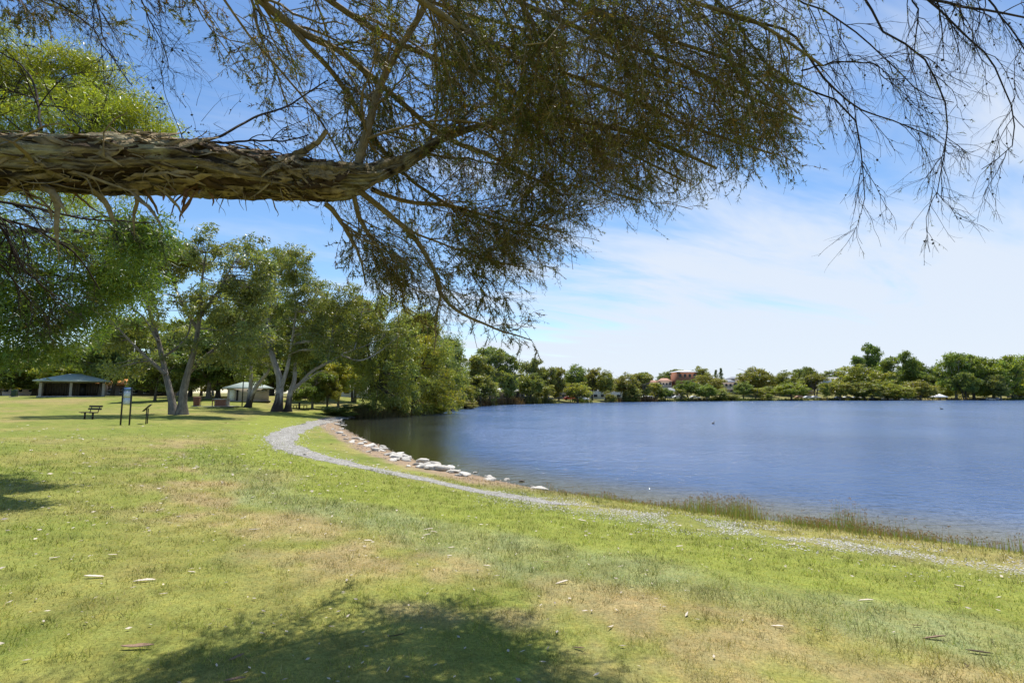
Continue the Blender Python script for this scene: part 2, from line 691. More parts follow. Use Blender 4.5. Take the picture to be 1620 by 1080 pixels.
rr = np.concatenate([[0.0], 0.5 * 1.034 ** np.arange(0, 256)])
th_f = np.arange(-64, 64.01, .4)
th_b = np.arange(68, 293, 5.0)
th = np.radians(np.concatenate([th_f, th_b]))
RR, TH = np.meshgrid(rr, th, indexing='ij')
gx, gy = (RR * np.sin(TH)).ravel(), (RR * np.cos(TH)).ravel()
gd = shore_dist(gx, gy)
gz = terrain(gx, gy, gd)
nr, nt = RR.shape
ii = np.arange(nr - 1)[:, None] * nt
jj = np.arange(nt)[None, :]
j2 = (jj + 1) % nt
GF = np.stack(np.broadcast_arrays(ii + jj, ii + nt + jj, ii + nt + j2, ii + j2), -1).reshape(-1, 4)[:, ::-1]
ground = obj('ground', mesh_from('ground', np.c_[gx, gy, gz], [GF], lawn_colour(gx, gy, gd), None, True, (M['ground'],)))
tag(ground, kind='structure')

wsel = (gd < .8).reshape(nr, nt)
wq = wsel[:-1] | wsel[1:]
wq = (wq | np.roll(wq, -1, 1)).ravel()
wf = GF[wq]
used, inv = np.unique(wf.ravel(), return_inverse=True)
wf = inv.reshape(-1, 4)
lx_, ly_, ld_ = gx[used], gy[used], gd[used]
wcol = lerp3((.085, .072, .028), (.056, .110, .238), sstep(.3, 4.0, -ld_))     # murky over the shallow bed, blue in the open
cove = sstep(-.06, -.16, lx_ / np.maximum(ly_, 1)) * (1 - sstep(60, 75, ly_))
wcol = over(wcol, (.030, .029, .012), cove * .9)  # dark bay: murky water, with the bank trees' reflection put into the colour
calm = np.clip(.22 + .78 * sstep(.5, 7, -ld_), 0, 1) * (1 - .84 * cove)      # sheltered water by the bank and in the bay
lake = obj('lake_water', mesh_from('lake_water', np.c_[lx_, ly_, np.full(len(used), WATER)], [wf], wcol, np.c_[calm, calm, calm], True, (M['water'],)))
tag(lake, kind='structure')

# gravel path: it follows the bank 2.6 m from the water, turns round the bay and widens there
path_px_all = [(560, 657.5, 14), (520, 663, 16), (490, 672, 26), (462, 680, 30), (441, 691, 30), (446, 704, 24), (480, 717, 17), (540, 731, 12), (610, 746, 11),
           (690, 762, 12), (760, 777, 14), (830, 788, 18), (900, 799, 20), (1000, 815, 20), (1100, 830, 17), (1200, 845, 12)]
path_px = path_px_all[:13]
pc = np.array([on_ground(a, b)[:2] for a, b, _ in path_px])
pw = []
for a, b, t_ in path_px:
    p0, p1 = on_ground(a, b - t_ / 2), on_ground(a, b + t_ / 2)
    pw.append(np.linalg.norm(p0[:2] - p1[:2]))
_pt = np.arange(len(pc), dtype=float)
_pf = np.linspace(0, len(pc) - 1, 320)
pcx = np.stack([np.interp(_pf, _pt, pc[:, 0]), np.interp(_pf, _pt, pc[:, 1])], 1)
ker = np.hanning(23)
ker /= ker.sum()
for k in (0, 1):
    ext = np.concatenate([np.full(11, pcx[0, k]), pcx[:, k], np.full(11, pcx[-1, k])])
    pcx[:, k] = np.convolve(ext, ker, 'valid')
ptan = norm(np.gradient(pcx, axis=0))
pnor = np.stack([-ptan[:, 1], ptan[:, 0]], 1)
# width across the walking line
phw = np.interp(_pf, _pt, np.minimum(np.array(pw), 3.0)) * np.clip(np.abs(pnor[:, 1]), .55, 1) * .5
phw = np.clip(phw, .3, .95) * np.interp(_pf, [0, 3, 5, 7, 9, 11, 12], [.9, .9, .7, .42, .42, .4, .12])
rg = np.random.default_rng(11)
strip = []
for s in np.linspace(-1, 1, 7):
    e = (fbm(_pf * 3.1, np.full(320, s * 3 + 7), 3, 3) - .5) * .9 * abs(s)
    q = pcx + pnor * ((s + e) * phw)[:, None]
    strip.append(np.c_[q, terrain(q[:, 0], q[:, 1]) + .018 - .012 * abs(s)])
PV = np.stack(strip, 1)
pi_ = np.arange(319)[:, None] * 7 + np.arange(6)[None, :]
PF = np.stack([pi_, pi_ + 1, pi_ + 8, pi_ + 7], -1).reshape(-1, 4)


def gravel_mat():
    t = NT('gravel')
    c = t.coord()
    v = t.voro(42, c, 'Color')
    dd = t.voro(42, c, 'Distance')
    col = t.mix(t.rng(t.noise(3, c, 4), .35, .65, 0, 1), (.24, .225, .195), (.35, .335, .30))
    col = t.mix(1, col, t.rng(v, 0, 1, .55, 1.35), 'MULTIPLY')
    col = t.mix(t.rng(t.noise(5.5, c, 5, .7), .60, .72, 0, .6), col, (.17, .18, .06))
    return t.done(t.pbr(col, .9, .2, t.bump(dd, .7, .02)))


tag(obj('path', mesh_from('path', PV.reshape(-1, 3), [PF], None, None, True, (gravel_mat(),))), kind='structure')


def scatter_chunks(name, P, S, C, mat, seed, flat=.5):
    """Many little stones (8 faces each) in one mesh."""
    r = np.random.default_rng(seed)
    n = len(P)
    base = np.array([[1, 0, 0], [0, 1, 0], [-1, 0, 0], [0, -1, 0], [0, 0, 1], [0, 0, -.4]], float)
    V = base[None] * (1 + .35 * (r.random((n, 6, 1)) - .5))
    V = V * np.stack([S * r.uniform(.7, 1.4, n), S * r.uniform(.7, 1.2, n), S * flat * r.uniform(.6, 1.3, n)], 1)[:, None, :]
    a = r.random(n) * 6.283
    ca, sa = np.cos(a)[:, None], np.sin(a)[:, None]
    V = np.stack([V[..., 0] * ca - V[..., 1] * sa, V[..., 0] * sa + V[..., 1] * ca, V[..., 2]], -1) + P[:, None, :]
    T = np.array([[0, 1, 4], [1, 2, 4], [2, 3, 4], [3, 0, 4]])
    F = (np.arange(n)[:, None, None] * 6 + T[None]).reshape(-1, 3)
    return obj(name, mesh_from(name, V.reshape(-1, 3), [F], np.repeat(C, 6, 0), None, False, (mat,)))


# loose gravel on and beside the path, washed shells along the bank, pebbles on the little beach
rg = np.random.default_rng(5)
k = rg.integers(0, 320, 6000)
q = pcx[k] + pnor[k] * (rg.normal(0, .8, 6000) * phw[k])[:, None] + rg.normal(0, .06, (6000, 2))
n2 = 24000                                     # shell drift that goes on along the bank to the right
t_ = rg.random(n2)
cxy = np.stack([np.interp(t_, [0, .3, .6, 1], [0.2, 3.2, 5.6, 11.0]), np.interp(t_, [0, .3, .6, 1], [11.4, 9.1, 7.4, 4.0])], 1)
q2 = cxy + np.c_[rg.normal(0, .62, n2), rg.normal(0, .62, n2)]
keep = fbm(q2[:, 0] * 1.6, q2[:, 1] * 1.6, 3, 77) + rg.normal(0, .06, n2) > .47
q2 = q2[keep]
n3 = 16000
q3 = np.stack([rg.uniform(-19, 1, n3), rg.uniform(11, 52, n3)], 1)
d3 = shore_dist(q3[:, 0], q3[:, 1])
q3 = q3[(d3 > -.25) & (d3 < 1.7) & (q3[:, 1] > 13)]
q = np.concatenate([q, q2, q3])
dist = np.hypot(q[:, 0], q[:, 1])
S = (.0055 + .010 * rg.random(len(q)) ** 3) * np.clip(dist / 9, 1, 3)
S[len(q) - len(q3):] *= 1.5
g = rg.uniform(.16, .56, len(q))
C = np.stack([g * 1.0, g * .96, g * .88], 1)
nb3 = len(q) - len(q3)
C[nb3:] = np.stack([g * .72, g * .56, g * .43], 1)[nb3:]
tag(scatter_chunks('gravel', np.c_[q, terrain(q[:, 0], q[:, 1]) + .012], S, C, M['pebble'], 6), 'loose pale gravel and washed shells along the path and bank', 'gravel', kind='stuff')


# grass blades
def blades(x, y, length, width, lean, col, seed):
    r = np.random.default_rng(seed)
    n = len(x)
    z = terrain(x, y)
    a = r.random(n) * 6.283
    b = r.random(n) * 6.283
    P = np.c_[x, y, z - .004]
    side = np.stack([np.cos(a), np.sin(a), np.zeros(n)], 1) * (width / 2)[:, None]
    ln = np.stack([np.cos(b) * np.sin(lean), np.sin(b) * np.sin(lean), np.cos(lean)], 1) * length[:, None]
    V = np.stack([P - side, P + side, P + ln], 1).reshape(-1, 3)
    tint = np.repeat(col, 3, 0)
    tint[2::3] *= 1.12
    return V, np.arange(3 * n).reshape(-1, 3), tint


rg = np.random.default_rng(3)
NB = 600000
r_ = 1.6 * (30.0 / 1.6) ** (rg.random(NB) ** .92)
a_ = np.radians(rg.uniform(-58, 58, NB))
bx, by = r_ * np.sin(a_), r_ * np.cos(a_)
bd = shore_dist(bx, by)
n_t = fbm(bx * 2.1, by * 2.1, 3, 33)
keep = (bd > .5) & (rg.random(NB) < 1 - .8 * sstep(12, 30, r_)) & (rg.random(NB) < .55 + .5 * n_t) & ((by < 15) | (bd > 2))
on_path = np.min(np.abs(bd[:, None] - np.array([2.65])[None]), 1) < .45
keep &= ~((bd < 4.4) & (by > 15))
keep &= ~(on_path & (by > 6.5) & (rg.random(NB) < .9))
bx, by, bd, r_ = bx[keep], by[keep], bd[keep], r_[keep]
bc = lawn_colour(bx, by, bd)
nb_ = len(bx)
bc = bc * rg.uniform(.62, 1.5, (nb_, 1)) * np.stack([rg.uniform(.9, 1.12, nb_), np.ones(nb_), rg.uniform(.7, 1.2, nb_)], 1)
straw = rg.random(nb_) < .13
bc[straw] = np.array([.40, .32, .17]) * rg.uniform(.7, 1.2, (int(straw.sum()), 1))
tall = sstep(6.2, 6.5, bd + (fbm(bx * .55, by * .55, 4, 21) - .5) * 1.6) * (1 - sstep(7.0, 7.6, bd))
lod = np.clip(r_ / 3.5, .8, 4.5)
tuft = fbm(bx * 7, by * 7, 3, 55)
bc = bc * (.72 + .56 * sstep(.3, .7, fbm(bx * 4.3, by * 4.3, 3, 91)))[:, None]
blen = (.55 + 1.1 * sstep(.4, .75, tuft)) * (.016 + .022 * rg.random(nb_) + .03 * tall * rg.random(nb_)) * (.8 + .35 * lod)
bwid = (.0022 + .0016 * rg.random(nb_)) * lod
V, F, C = blades(bx, by, blen, bwid, rg.uniform(.25, 1.25, nb_), bc, 4)
tag(obj('lawn_grass', mesh_from('lawn_grass', V, [F], C, None, False, (M['blade'],))), 'short mown lawn grass, green with dry straw patches', 'grass', kind='stuff')

# reeds along the bank on the right and sedge in the shallow water
rg = np.random.default_rng(8)
nrd = 9000
t_ = rg.random(nrd)
sx = np.interp(t_, [0, .25, .5, .75, 1], [1.2, 3.4, 5.4, 7.4, 11.5])
sy = np.interp(t_, [0, .25, .5, .75, 1], [13.8, 12.1, 10.6, 9.3, 5.9])
cl = fbm(sx * 1.3, sy * 1.3, 3, 61)
dens = np.interp(t_, [0, .1, .3, .45, .62, .72, .9, 1], [.25, .35, .5, .9, 1., .5, .3, .4])
ox = rg.normal(0, .36, nrd)
keep = rg.random(nrd) < dens * sstep(.12, .5, cl)
sx, sy, t_ = sx + ox * .55 - .25, sy + ox * .82 - .35, t_
sx, sy, t_ = sx[keep], sy[keep], t_[keep]
nrd = len(sx)
hgt = np.interp(t_, [0, .3, .5, .65, .8, 1], [.13, .18, .27, .32, .22, .18]) * rg.uniform(.45, 1.15, nrd) * (.55 + 1.2 * sstep(.35, .7, fbm(sx * 1.1, sy * 1.1, 3, 62)))
tipc = rg.random(nrd)
rc = 1.45 * lerp3((.11, .16, .035), (.24, .25, .08), rg.random(nrd))
brown = tipc < .3
rc[brown] = np.array([.34, .22, .11]) * rg.uniform(.7, 1.3, (int(brown.sum()), 1))
z_s = np.maximum(terrain(sx, sy), WATER - .1)
V, F, C = blades(sx, sy, hgt, np.full(nrd, .009), rg.uniform(.0, .28, nrd), rc, 9)
# seed heads on some of the stems
hd = rg.random(nrd) < .35
tips = V.reshape(-1, 3, 3)[hd, 2]
ok = np.c_[tips]
V2, F2, C2 = [], [], []
nh = len(ok)
off = rg.normal(0, .012, (nh, 6, 3))
base = ok[:, None, :] + off - np.array([0, 0, .02])
e1 = rg.normal(0, .011, (nh, 6, 3))
e2 = rg.normal(0, .011, (nh, 6, 3))
HV = np.stack([base, base + e1, base + e2], 2).reshape(-1, 3)
HC = np.repeat(lerp3((.20, .11, .05), (.33, .21, .11), rg.random(nh * 6)), 3, 0)
V = np.concatenate([V, HV])
F = np.concatenate([F, np.arange(len(HV)).reshape(-1, 3) + len(F) * 3])
C = np.concatenate([C, HC])
tag(obj('reed_bed', mesh_from('reed_bed', V, [F], C, None, False, (M['blade'],))), 'reeds and sedge with brown seed heads along the near bank', 'reeds', kind='stuff')

# ------------------------------------------------------------------ tree machinery
def resample(pts, K, smooth=True):
    pts = np.asarray(pts, float)
    n = len(pts)
    if smooth and n > 2:                                   # Catmull-Rom
        e = np.concatenate([[2 * pts[0] - pts[1]], pts, [2 * pts[-1] - pts[-2]]])
        u = np.linspace(0, n - 1 - 1e-6, 8 * n)
        i = u.astype(int)
        f = (u - i)[:, None]
        p0, p1, p2, p3 = e[i], e[i + 1], e[i + 2], e[i + 3]
        pts = .5 * (2 * p1 + (p2 - p0) * f + (2 * p0 - 5 * p1 + 4 * p2 - p3) * f ** 2 + (3 * p1 - p0 - 3 * p2 + p3) * f ** 3)
    L = np.concatenate([[0], np.cumsum(np.linalg.norm(np.diff(pts, axis=0), axis=1))])
    s = np.linspace(0, L[-1], K)
    return np.stack([np.interp(s, L, pts[:, k]) for k in range(3)], 1)


def grow(P, Rr, n, L, lvar, ang, tr, K, droop, wob, rr, rmin, r, flow=None, shrink=.35, taper=.35):
    """n side shoots on each of the stems P; returns their centre lines, radii and parent numbers."""
    Mp, Kp, _ = P.shape
    idx = np.repeat(np.arange(Mp), n)
    m = len(idx)
    t = r.uniform(tr[0], tr[1], m)
    f = t * (Kp - 1)
    i = np.minimum(f.astype(int), Kp - 2)
    f = (f - i)
    p = P[idx, i] * (1 - f)[:, None] + P[idx, i + 1] * f[:, None]
    T = norm(P[idx, i + 1] - P[idx, i])
    v = r.normal(size=(m, 3))
    v = norm(v - (v * T).sum(1, keepdims=True) * T)
    a = r.uniform(ang[0], ang[1], m)[:, None]
    d = np.cos(a) * T + np.sin(a) * v
    if flow is not None:
        d = d + np.asarray(flow)
    d = norm(d)
    ln = L * r.uniform(1 - lvar, 1 + lvar, m) * (1 - shrink * t)
    out = np.empty((m, K, 3))
    out[:, 0] = p
    step = (ln / (K - 1))[:, None]
    for k in range(1, K):
        d = norm(d + np.array([0, 0, -droop / (K - 1)]) + r.normal(0, wob, (m, 3)))
        out[:, k] = out[:, k - 1] + d * step
    r0 = np.maximum((Rr[idx, i] * (1 - f) + Rr[idx, i + 1] * f) * rr, rmin)
    R2 = r0[:, None] * (1 - (1 - taper) * np.linspace(0, 1, K))[None, :]
    return out, np.maximum(R2, rmin * .6), idx


def leaf_tris(P, D, l, w, r):
    n = len(P)
    s = norm(np.cross(D, r.normal(size=(n, 3)))) * (w / 2)[:, None]
    return np.stack([P - s, P + s, P + norm(D) * l[:, None]], 1).reshape(-1, 3)


def leaf_tint(n, r, hue=0.0, spread=.25):
    """Yellow-green to blue-green, per leaf."""
    h = r.normal(hue, .45, n)[:, None]
    b = r.uniform(1 - spread, 1 + spread, n)[:, None]
    return b * np.concatenate([1 + .22 * h, 1 + .06 * h, 1 - .25 * h], 1)


def blob_crown(blobs, r, clump_r, n_leaf, leaf, droop=.6, strand=0.0, hue=0.0, hollow=.45):
    """Leaf clumps spread through ellipsoids. blobs: (cx,cy,cz,rx,ry,rz,count[,hue])."""
    C, hs = [], []
    for b in blobs:
        n = int(b[6])
        d = norm(r.normal(size=(n, 3)))
        rad = (hollow + (1 - hollow) * r.random(n) ** .6) * (1 + .22 * r.normal(size=n))
        C.append(np.array(b[:3]) + d * rad[:, None] * np.array(b[3:6]))
        hs.append(np.full(n, b[7] if len(b) > 7 else hue))
    C = np.concatenate(C)
    hs = np.concatenate(hs) + r.normal(0, .35, len(C))
    bright = r.uniform(.72, 1.22, len(C))
    nl = np.maximum((n_leaf * r.uniform(.5, 1.5, len(C))).astype(int), 3)
    cr = clump_r * r.uniform(.65, 1.4, len(C))
    idx = np.repeat(np.arange(len(C)), nl)
    m = len(idx)
    d = norm(r.normal(size=(m, 3)))
    pos = C[idx] + d * (cr[idx] * r.random(m) ** .42)[:, None] * np.array([1, 1, .62])
    if strand:
        pos[:, 2] -= strand * r.random(m) ** 2 * cr[idx] * 2
    D = norm(r.normal(size=(m, 3)) + d * .5 + np.array([0, 0, -droop]))
    V = leaf_tris(pos, D, leaf[0] * r.uniform(.6, 1.4, m), leaf[1] * r.uniform(.7, 1.3, m), r)
    col = leaf_tint(m, r, hs[idx]) * bright[idx][:, None]
    return C, V, np.repeat(np.clip(col, .1, 3), 3, 0)


def tree_meshes(name, seed, blobs, guides, bark, leafmat, clump_r, n_leaf, leaf, droop=.6, strand=0.0, hue=0.0, twig_r=.03, sides=8, wobble=.0, hollow=.45):
    """guides: (points, r0, r1). Returns (trunk mesh, crown mesh)."""
    r = np.random.default_rng(seed)
    K = 14
    GP = np.stack([resample(g[0], K) for g in guides])
    if wobble:
        w_ = r.normal(0, wobble, GP.shape)
        w_[:, 0] = 0
        GP = GP + np.cumsum(w_, 1) * .5
    GR = np.stack([g[1] + (g[2] - g[1]) * np.linspace(0, 1, K) ** .8 for g in guides])
    C, LV, LC = blob_crown(blobs, r, clump_r, n_leaf, leaf, droop, strand, hue, hollow)
    a = Acc()
    big = GR[:, 0] > .12 if sides > 5 else np.zeros(len(GR), bool)
    GR2 = GR.copy()
    foot = np.array([g[0][0][2] < .6 for g in guides])
    GR2[foot, 0] *= 1.55
    GR2[foot, 1] *= 1.08
    for sel, sd in ((big, 12), (~big, max(sides - 3, 4))):
        if sel.any():
            V, F, G = tubes(GP[sel], GR2[sel], sd)
            a.add(V, F, grain=G)
    # boughs from the nearest point of a limb to each clump
    pool = GP[:, 4:].reshape(-1, 3)
    prad = GR[:, 4:].reshape(-1)
    dist2 = ((C[:, None, :] - pool[None]) ** 2).sum(2) + 3.0 * np.maximum(pool[None, :, 2] - C[:, None, 2], 0) ** 2
    j = dist2.argmin(1)
    S = pool[j]
    t = np.linspace(0, 1, 5)[None, :, None]
    mid = (S + C) / 2 + np.array([0, 0, .12]) * np.linalg.norm(C - S, axis=1)[:, None] + r.normal(0, .12, C.shape) * np.linalg.norm(C - S, axis=1)[:, None]
    BP = (1 - t) ** 2 * S[:, None] + 2 * t * (1 - t) * mid[:, None] + t ** 2 * C[:, None]
    r0 = np.minimum(prad[j] * .6, twig_r * (1 + np.linalg.norm(C - S, axis=1) * .5))
    BR = np.maximum(r0[:, None] * np.linspace(1, .25, 5)[None], twig_r * .25)
    V, F, G = tubes(BP, BR, 4)
    a.add(V, F, grain=G)
    tm = a.mesh(name + '_trunk', bark, True, grain=True)
    cm = mesh_from(name + '_crown', LV, [np.arange(len(LV)).reshape(-1, 3)], LC, None, False, (leafmat,))
    return tm, cm


def plant_tree(name, meshes, loc, label, group=None, cat='tree', color=(1, 1, 1), scale=(1, 1, 1), rz=0.0):
    e = empty(name, loc, rz)
    e.scale = scale
    tag(e, label, cat, group)
    t = obj('trunk', meshes[0], e)
    c = obj('crown', meshes[1], e)
    c.color = (*color, 1)
    return e


def tree_px(name, D, base_px, guides_px, blobs_px, label, seed, bark='bark_grey', cat='tree', color=(1, 1, 1), depth=.9, group=None, dens=1.9, **kw):
    """A tree whose limbs and leaf masses were measured off the photo, standing D metres ahead."""
    B = at(base_px, 650, D)
    B[2] = H(B[0], B[1])
    r = np.random.default_rng(seed + 1000)
    gs = []
    for pts, r0, r1, bend in guides_px:
        n = len(pts)
        P = np.array([at(q[0], q[1], D + bend * (i / (n - 1)) ** 1.3) for i, q in enumerate(pts)]) - B
        gs.append((P, r0, r1))
        if P[0][2] < 1.0:
            P[0][2] = -.15
    bs = []
    s = D / FPX
    for b in blobs_px:
        dd = b[5] if len(b) > 5 else r.uniform(-1.5, 1.5) * depth
        c = at(b[0], b[1], D + dd) - B
        bs.append((*c, b[2] * s * 1.1, max(b[2], b[3]) * s * depth, b[3] * s * 1.12, b[4] * dens, *(b[6:7])))
    ms = tree_meshes(name, seed, bs, gs, M[bark], M['foliage'], **kw)
    return plant_tree(name, ms, B, label, group, cat, color)


def auto_guides(r, h, crown_w, fork, n_limb, r0, lean=0.0, stems=1):
    gs = []
    for s in range(stems):
        a0 = r.random() * 6.283
        off = np.array([math.cos(a0), math.sin(a0), 0]) * (.0 if stems == 1 else .35 * r0 * 4)
        top = np.array([r.normal(0, .06) * h + off[0] * 3, r.normal(0, .06) * h + off[1] * 3, h * .86])
        p = [off * .4 + np.array([0, 0, -.2]), off + np.array([lean * .1, 0, fork * .55]), off * 1.6 + np.array([lean * .3, 0, fork]), (off * 2 + top) / 2 + np.array([lean, 0, fork * .4]), top + np.array([lean * 1.4, 0, 0])]
        gs.append((np.array(p), r0 / math.sqrt(stems), r0 * .12))
    for k in range(n_limb):
        a = 6.283 * k / n_limb + r.uniform(-.5, .5)
        z0 = fork * r.uniform(.75, 1.5)
        R_ = crown_w * .5 * r.uniform(.5, .85)
        z1 = h * r.uniform(.5, .9)
        st = np.array([lean * .3, 0, min(z0, h * .6)])
        en = np.array([math.cos(a) * R_ + lean, math.sin(a) * R_, max(z1, z0 + .1 * h)])
        m1 = st + (en - st) * np.array([.35, .35, .5]) + r.normal(0, .03 * h, 3)
        m2 = st + (en - st) * np.array([.72, .72, .8]) + r.normal(0, .03 * h, 3)
        gs.append((np.array([st, m1, m2, en]), r0 * .5, r0 * .1))
    return gs


def shape_blobs(r, kind, h, w, n):
    """Leaf masses of a whole tree of a given habit (height h, crown width w, about n clumps)."""
    b = []
    if kind == 'dome':
        b.append((0, 0, h * .62, w * .40, w * .40, h * .33, n * .5))
        for k in range(9):
            a = k * .698 + r.uniform(-.3, .3)
            b.append((math.cos(a) * w * .33, math.sin(a) * w * .33, h * r.uniform(.40, .62), w * .17, w * .17, h * .16, n * .06))
    elif kind == 'gum':
        for k in range(11):
            a = r.random() * 6.283
            q = r.random() ** .6 * .36 * w
            z = h * r.uniform(.28, .9)
            q *= 1.15 - .55 * max(0, (z / h - .55)) / .45
            b.append((math.cos(a) * q, math.sin(a) * q, z, w * r.uniform(.13, .22), w * r.uniform(.13, .22), h * r.uniform(.07, .12), n / 11))
    elif kind == 'tall':
        for k in range(12):
            a = r.random() * 6.283
            z = h * (.20 + .74 * (k + .5) / 12)
            q = w * .30 * r.random() ** .5 * (1.1 - .5 * (z / h))
            b.append((math.cos(a) * q, math.sin(a) * q, z, w * r.uniform(.16, .25), w * r.uniform(.16, .25), h * r.uniform(.07, .11), n / 12))
    elif kind == 'bush':
        for k in range(9):
            a = r.random() * 6.283
            q = w * .32 * r.random() ** .5
            z = h * r.uniform(.18, .8)
            q *= 1.15 - .6 * z / h
            b.append((math.cos(a) * q, math.sin(a) * q, z, w * .2, w * .2, h * .18, n / 9))
    elif kind == 'cone':
        for k in range(9):
            z = h * (.15 + .8 * k / 8)
            b.append((0, 0, z, w * .5 * (1.02 - z / h), w * .5 * (1.02 - z / h), h * .06, n / 9))
    return b


VARIANTS = {}


def variant(kind, i, far=True):
    """A few meshes per habit, shared by the trees of that habit (10 m tall, 8 m wide before scaling)."""
    key = (kind, i, far)
    if key not in VARIANTS:
        sd = 100 + 31 * i + sum(map(ord, kind)) + (0 if far else 7)
        r = np.random.default_rng(sd)
        n = {'dome': 150, 'gum': 140, 'tall': 150, 'bush': 90, 'cone': 60}[kind]
        if not far:
            n = int(n * 1.8)
        fork = {'dome': 2.6, 'gum': 3.4, 'tall': 2.6, 'bush': .7, 'cone': 2.0}[kind]
        gs = auto_guides(r, 10, 8, fork, {'dome': 7, 'gum': 6, 'tall': 6, 'bush': 5, 'cone': 2}[kind], .30, r.normal(0, .4), 2 if kind in ('gum', 'bush') and i % 2 else 1)
        bl = shape_blobs(r, kind, 10, 8, n)
        VARIANTS[key] = tree_meshes('%s_tree' % kind, sd, bl, gs, M['bark_dark' if i % 2 else 'bark_grey'], M['foliage_far' if far else 'foliage'],
                                    clump_r=.85 if far else .72, n_leaf=50 if far else 84, leaf=(.46, .25) if far else (.37, .165), droop=.5, twig_r=.035, sides=7)
    return VARIANTS[key]


def far_tree(px, top, D, wpx, kind, i, label, color=(1, 1, 1), group=None, base=None, far=True, name=None, cat='tree'):
    B = at(px, 620, D)
    B[2] = H(B[0], B[1])
    T = at(px, top, D)
    h = max(T[2] - B[2], 1.2)
    w = wpx * (1.02 if far else 1.2) * D / FPX
    nm = name or {'dome': 'spreading_tree', 'gum': 'gum_tree', 'tall': 'tall_tree', 'bush': 'bush', 'cone': 'conifer_tree'}[kind]
    B[2] -= .1
    return plant_tree(nm, variant(kind, i, far), B, label, group, cat, color, (w / 8.0, w / 8.0, h / 10.0), (px * 1.37 + i) % 6.28)

# ------------------------------------------------------------------ the paperbark whose limb and crown reach over the viewpoint
ORG = np.array([-5.2, 2.5, 0.0])
ORG[2] = H(ORG[0], ORG[1])
paper = empty('paperbark_tree', ORG)
tag(paper, 'old paperbark tree with a shaggy limb and drooping crown overhanging the foreground', 'tree')


def wpts(L):
    return np.array([at(*q) for q in L])


def pr(px, D):
    return px * D / FPX


def paperbark_mat():
    t = NT('paperbark')
    g = t.attr('grain', 'Vector')
    gs = t.scale(g, (.22, 1, 1))
    fine = t.noise(60, gs, 6, .7)
    mid = t.noise(14, gs, 5, .65, 1.2)
    patch = t.noise(4.5, t.scale(g, (.55, 1, 1)), 3, .5)
    col = t.mix(t.rng(mid, .42, .62, 0, 1), (.035, .024, .013), (.36, .28, .16))
    col = t.mix(t.rng(patch, .48, .60, 0, .85), col, (.42, .37, .23))
    col = t.mix(t.rng(t.noise(9, gs, 4, .6), .53, .62, 0, .9), col, (.06, .036, .018))
    col = t.mix(1, col, t.rng(fine, .25, .75, .55, 1.4), 'MULTIPLY')
    h = t.math('ADD', t.math('MULTIPLY', fine, .5), mid)
    return t.done(t.pbr(col, .85, .15, t.bump(h, 1.0, .05)))


M['paperbark'] = paperbark_mat()


def shaggy_tube(name, pts, radii, seed, amp=.16, K=180, S=64, parent=None, mat=None):
    """A limb with ridged, layered bark: a finely divided tube pushed in and out."""
    P = resample(pts, K)
    u = np.linspace(0, 1, K)
    Rr = np.interp(u, np.linspace(0, 1, len(radii)), radii)
    V, F, G = tubes(P[None], Rr[None], S)
    ang = np.tile(np.arange(S) * 2 * math.pi / S, K)
    ln = np.repeat(G.reshape(K, S, 3)[:, 0, 0], S)
    Rf = np.repeat(Rr, S)
    ca, sa = np.cos(ang), np.sin(ang)
    # noise that closes round the limb
    n1 = fbm(ln * 2.6 + ca * 1.7, sa * 1.7 + 5 + ca * .8, 4, seed)
    n2 = fbm(ln * 3.5 + ca * 5.5 + 9, sa * 5.5 + 3, 4, seed + 3)
    n3 = fbm(ln * 1.6 + ca * 9 + 4, sa * 9 + 8 + ln * .5, 4, seed + 5)
    lay = (np.floor((n2 * 1.2 + n1 * .5) * 9) / 9)
    n3 = 1 - np.abs(2 * n3 - 1) * 1.5
    off = (n1 - .5) * amp * 2.0 + (lay - .75) * amp * .8 + (n3 - .55) * amp * .75
    cen = np.repeat(P, S, 0)
    V = cen + (V - cen) * (1 + off * (.3 / np.maximum(Rf, .12)) ** .5 * 1.3)[:, None]
    me = mesh_from(name, V - ORG, [F], None, G, True, (mat or M['paperbark'],))
    return obj(name, me, parent), P, Rr


trunk_pts = np.array([ORG + (0, 0, -.2), ORG + (.05, .03, .7), ORG + (.22, .06, 1.5), ORG + (.5, .1, 2.2), ORG + (.62, .18, 3.2), ORG + (.8, .3, 4.6), ORG + (1.4, .6, 6.0)])
shaggy_tube('trunk', trunk_pts, [.62, .46, .42, .38, .30, .24, .18], 3, .15, 120, 40, paper)
limb_px = [(-420, 250, 2.62), (-120, 262, 2.75), (0, 256, 2.9), (100, 262, 3.0), (200, 260, 3.15), (300, 262, 3.35), (400, 276, 3.6), (500, 285, 3.9), (560, 286, 4.1), (600, 274, 4.35), (645, 255, 4.6), (700, 218, 4.8)]
LP = np.concatenate([[ORG + (.25, .08, 1.75)], wpts(limb_px)])
limb, LPp, LRr = shaggy_tube('limb', LP, [.36, .31, .30, .265, .20, .145, .140, .150, .160, .145, .115, .075, .05, .03], 12, .26, 320, 96, paper)


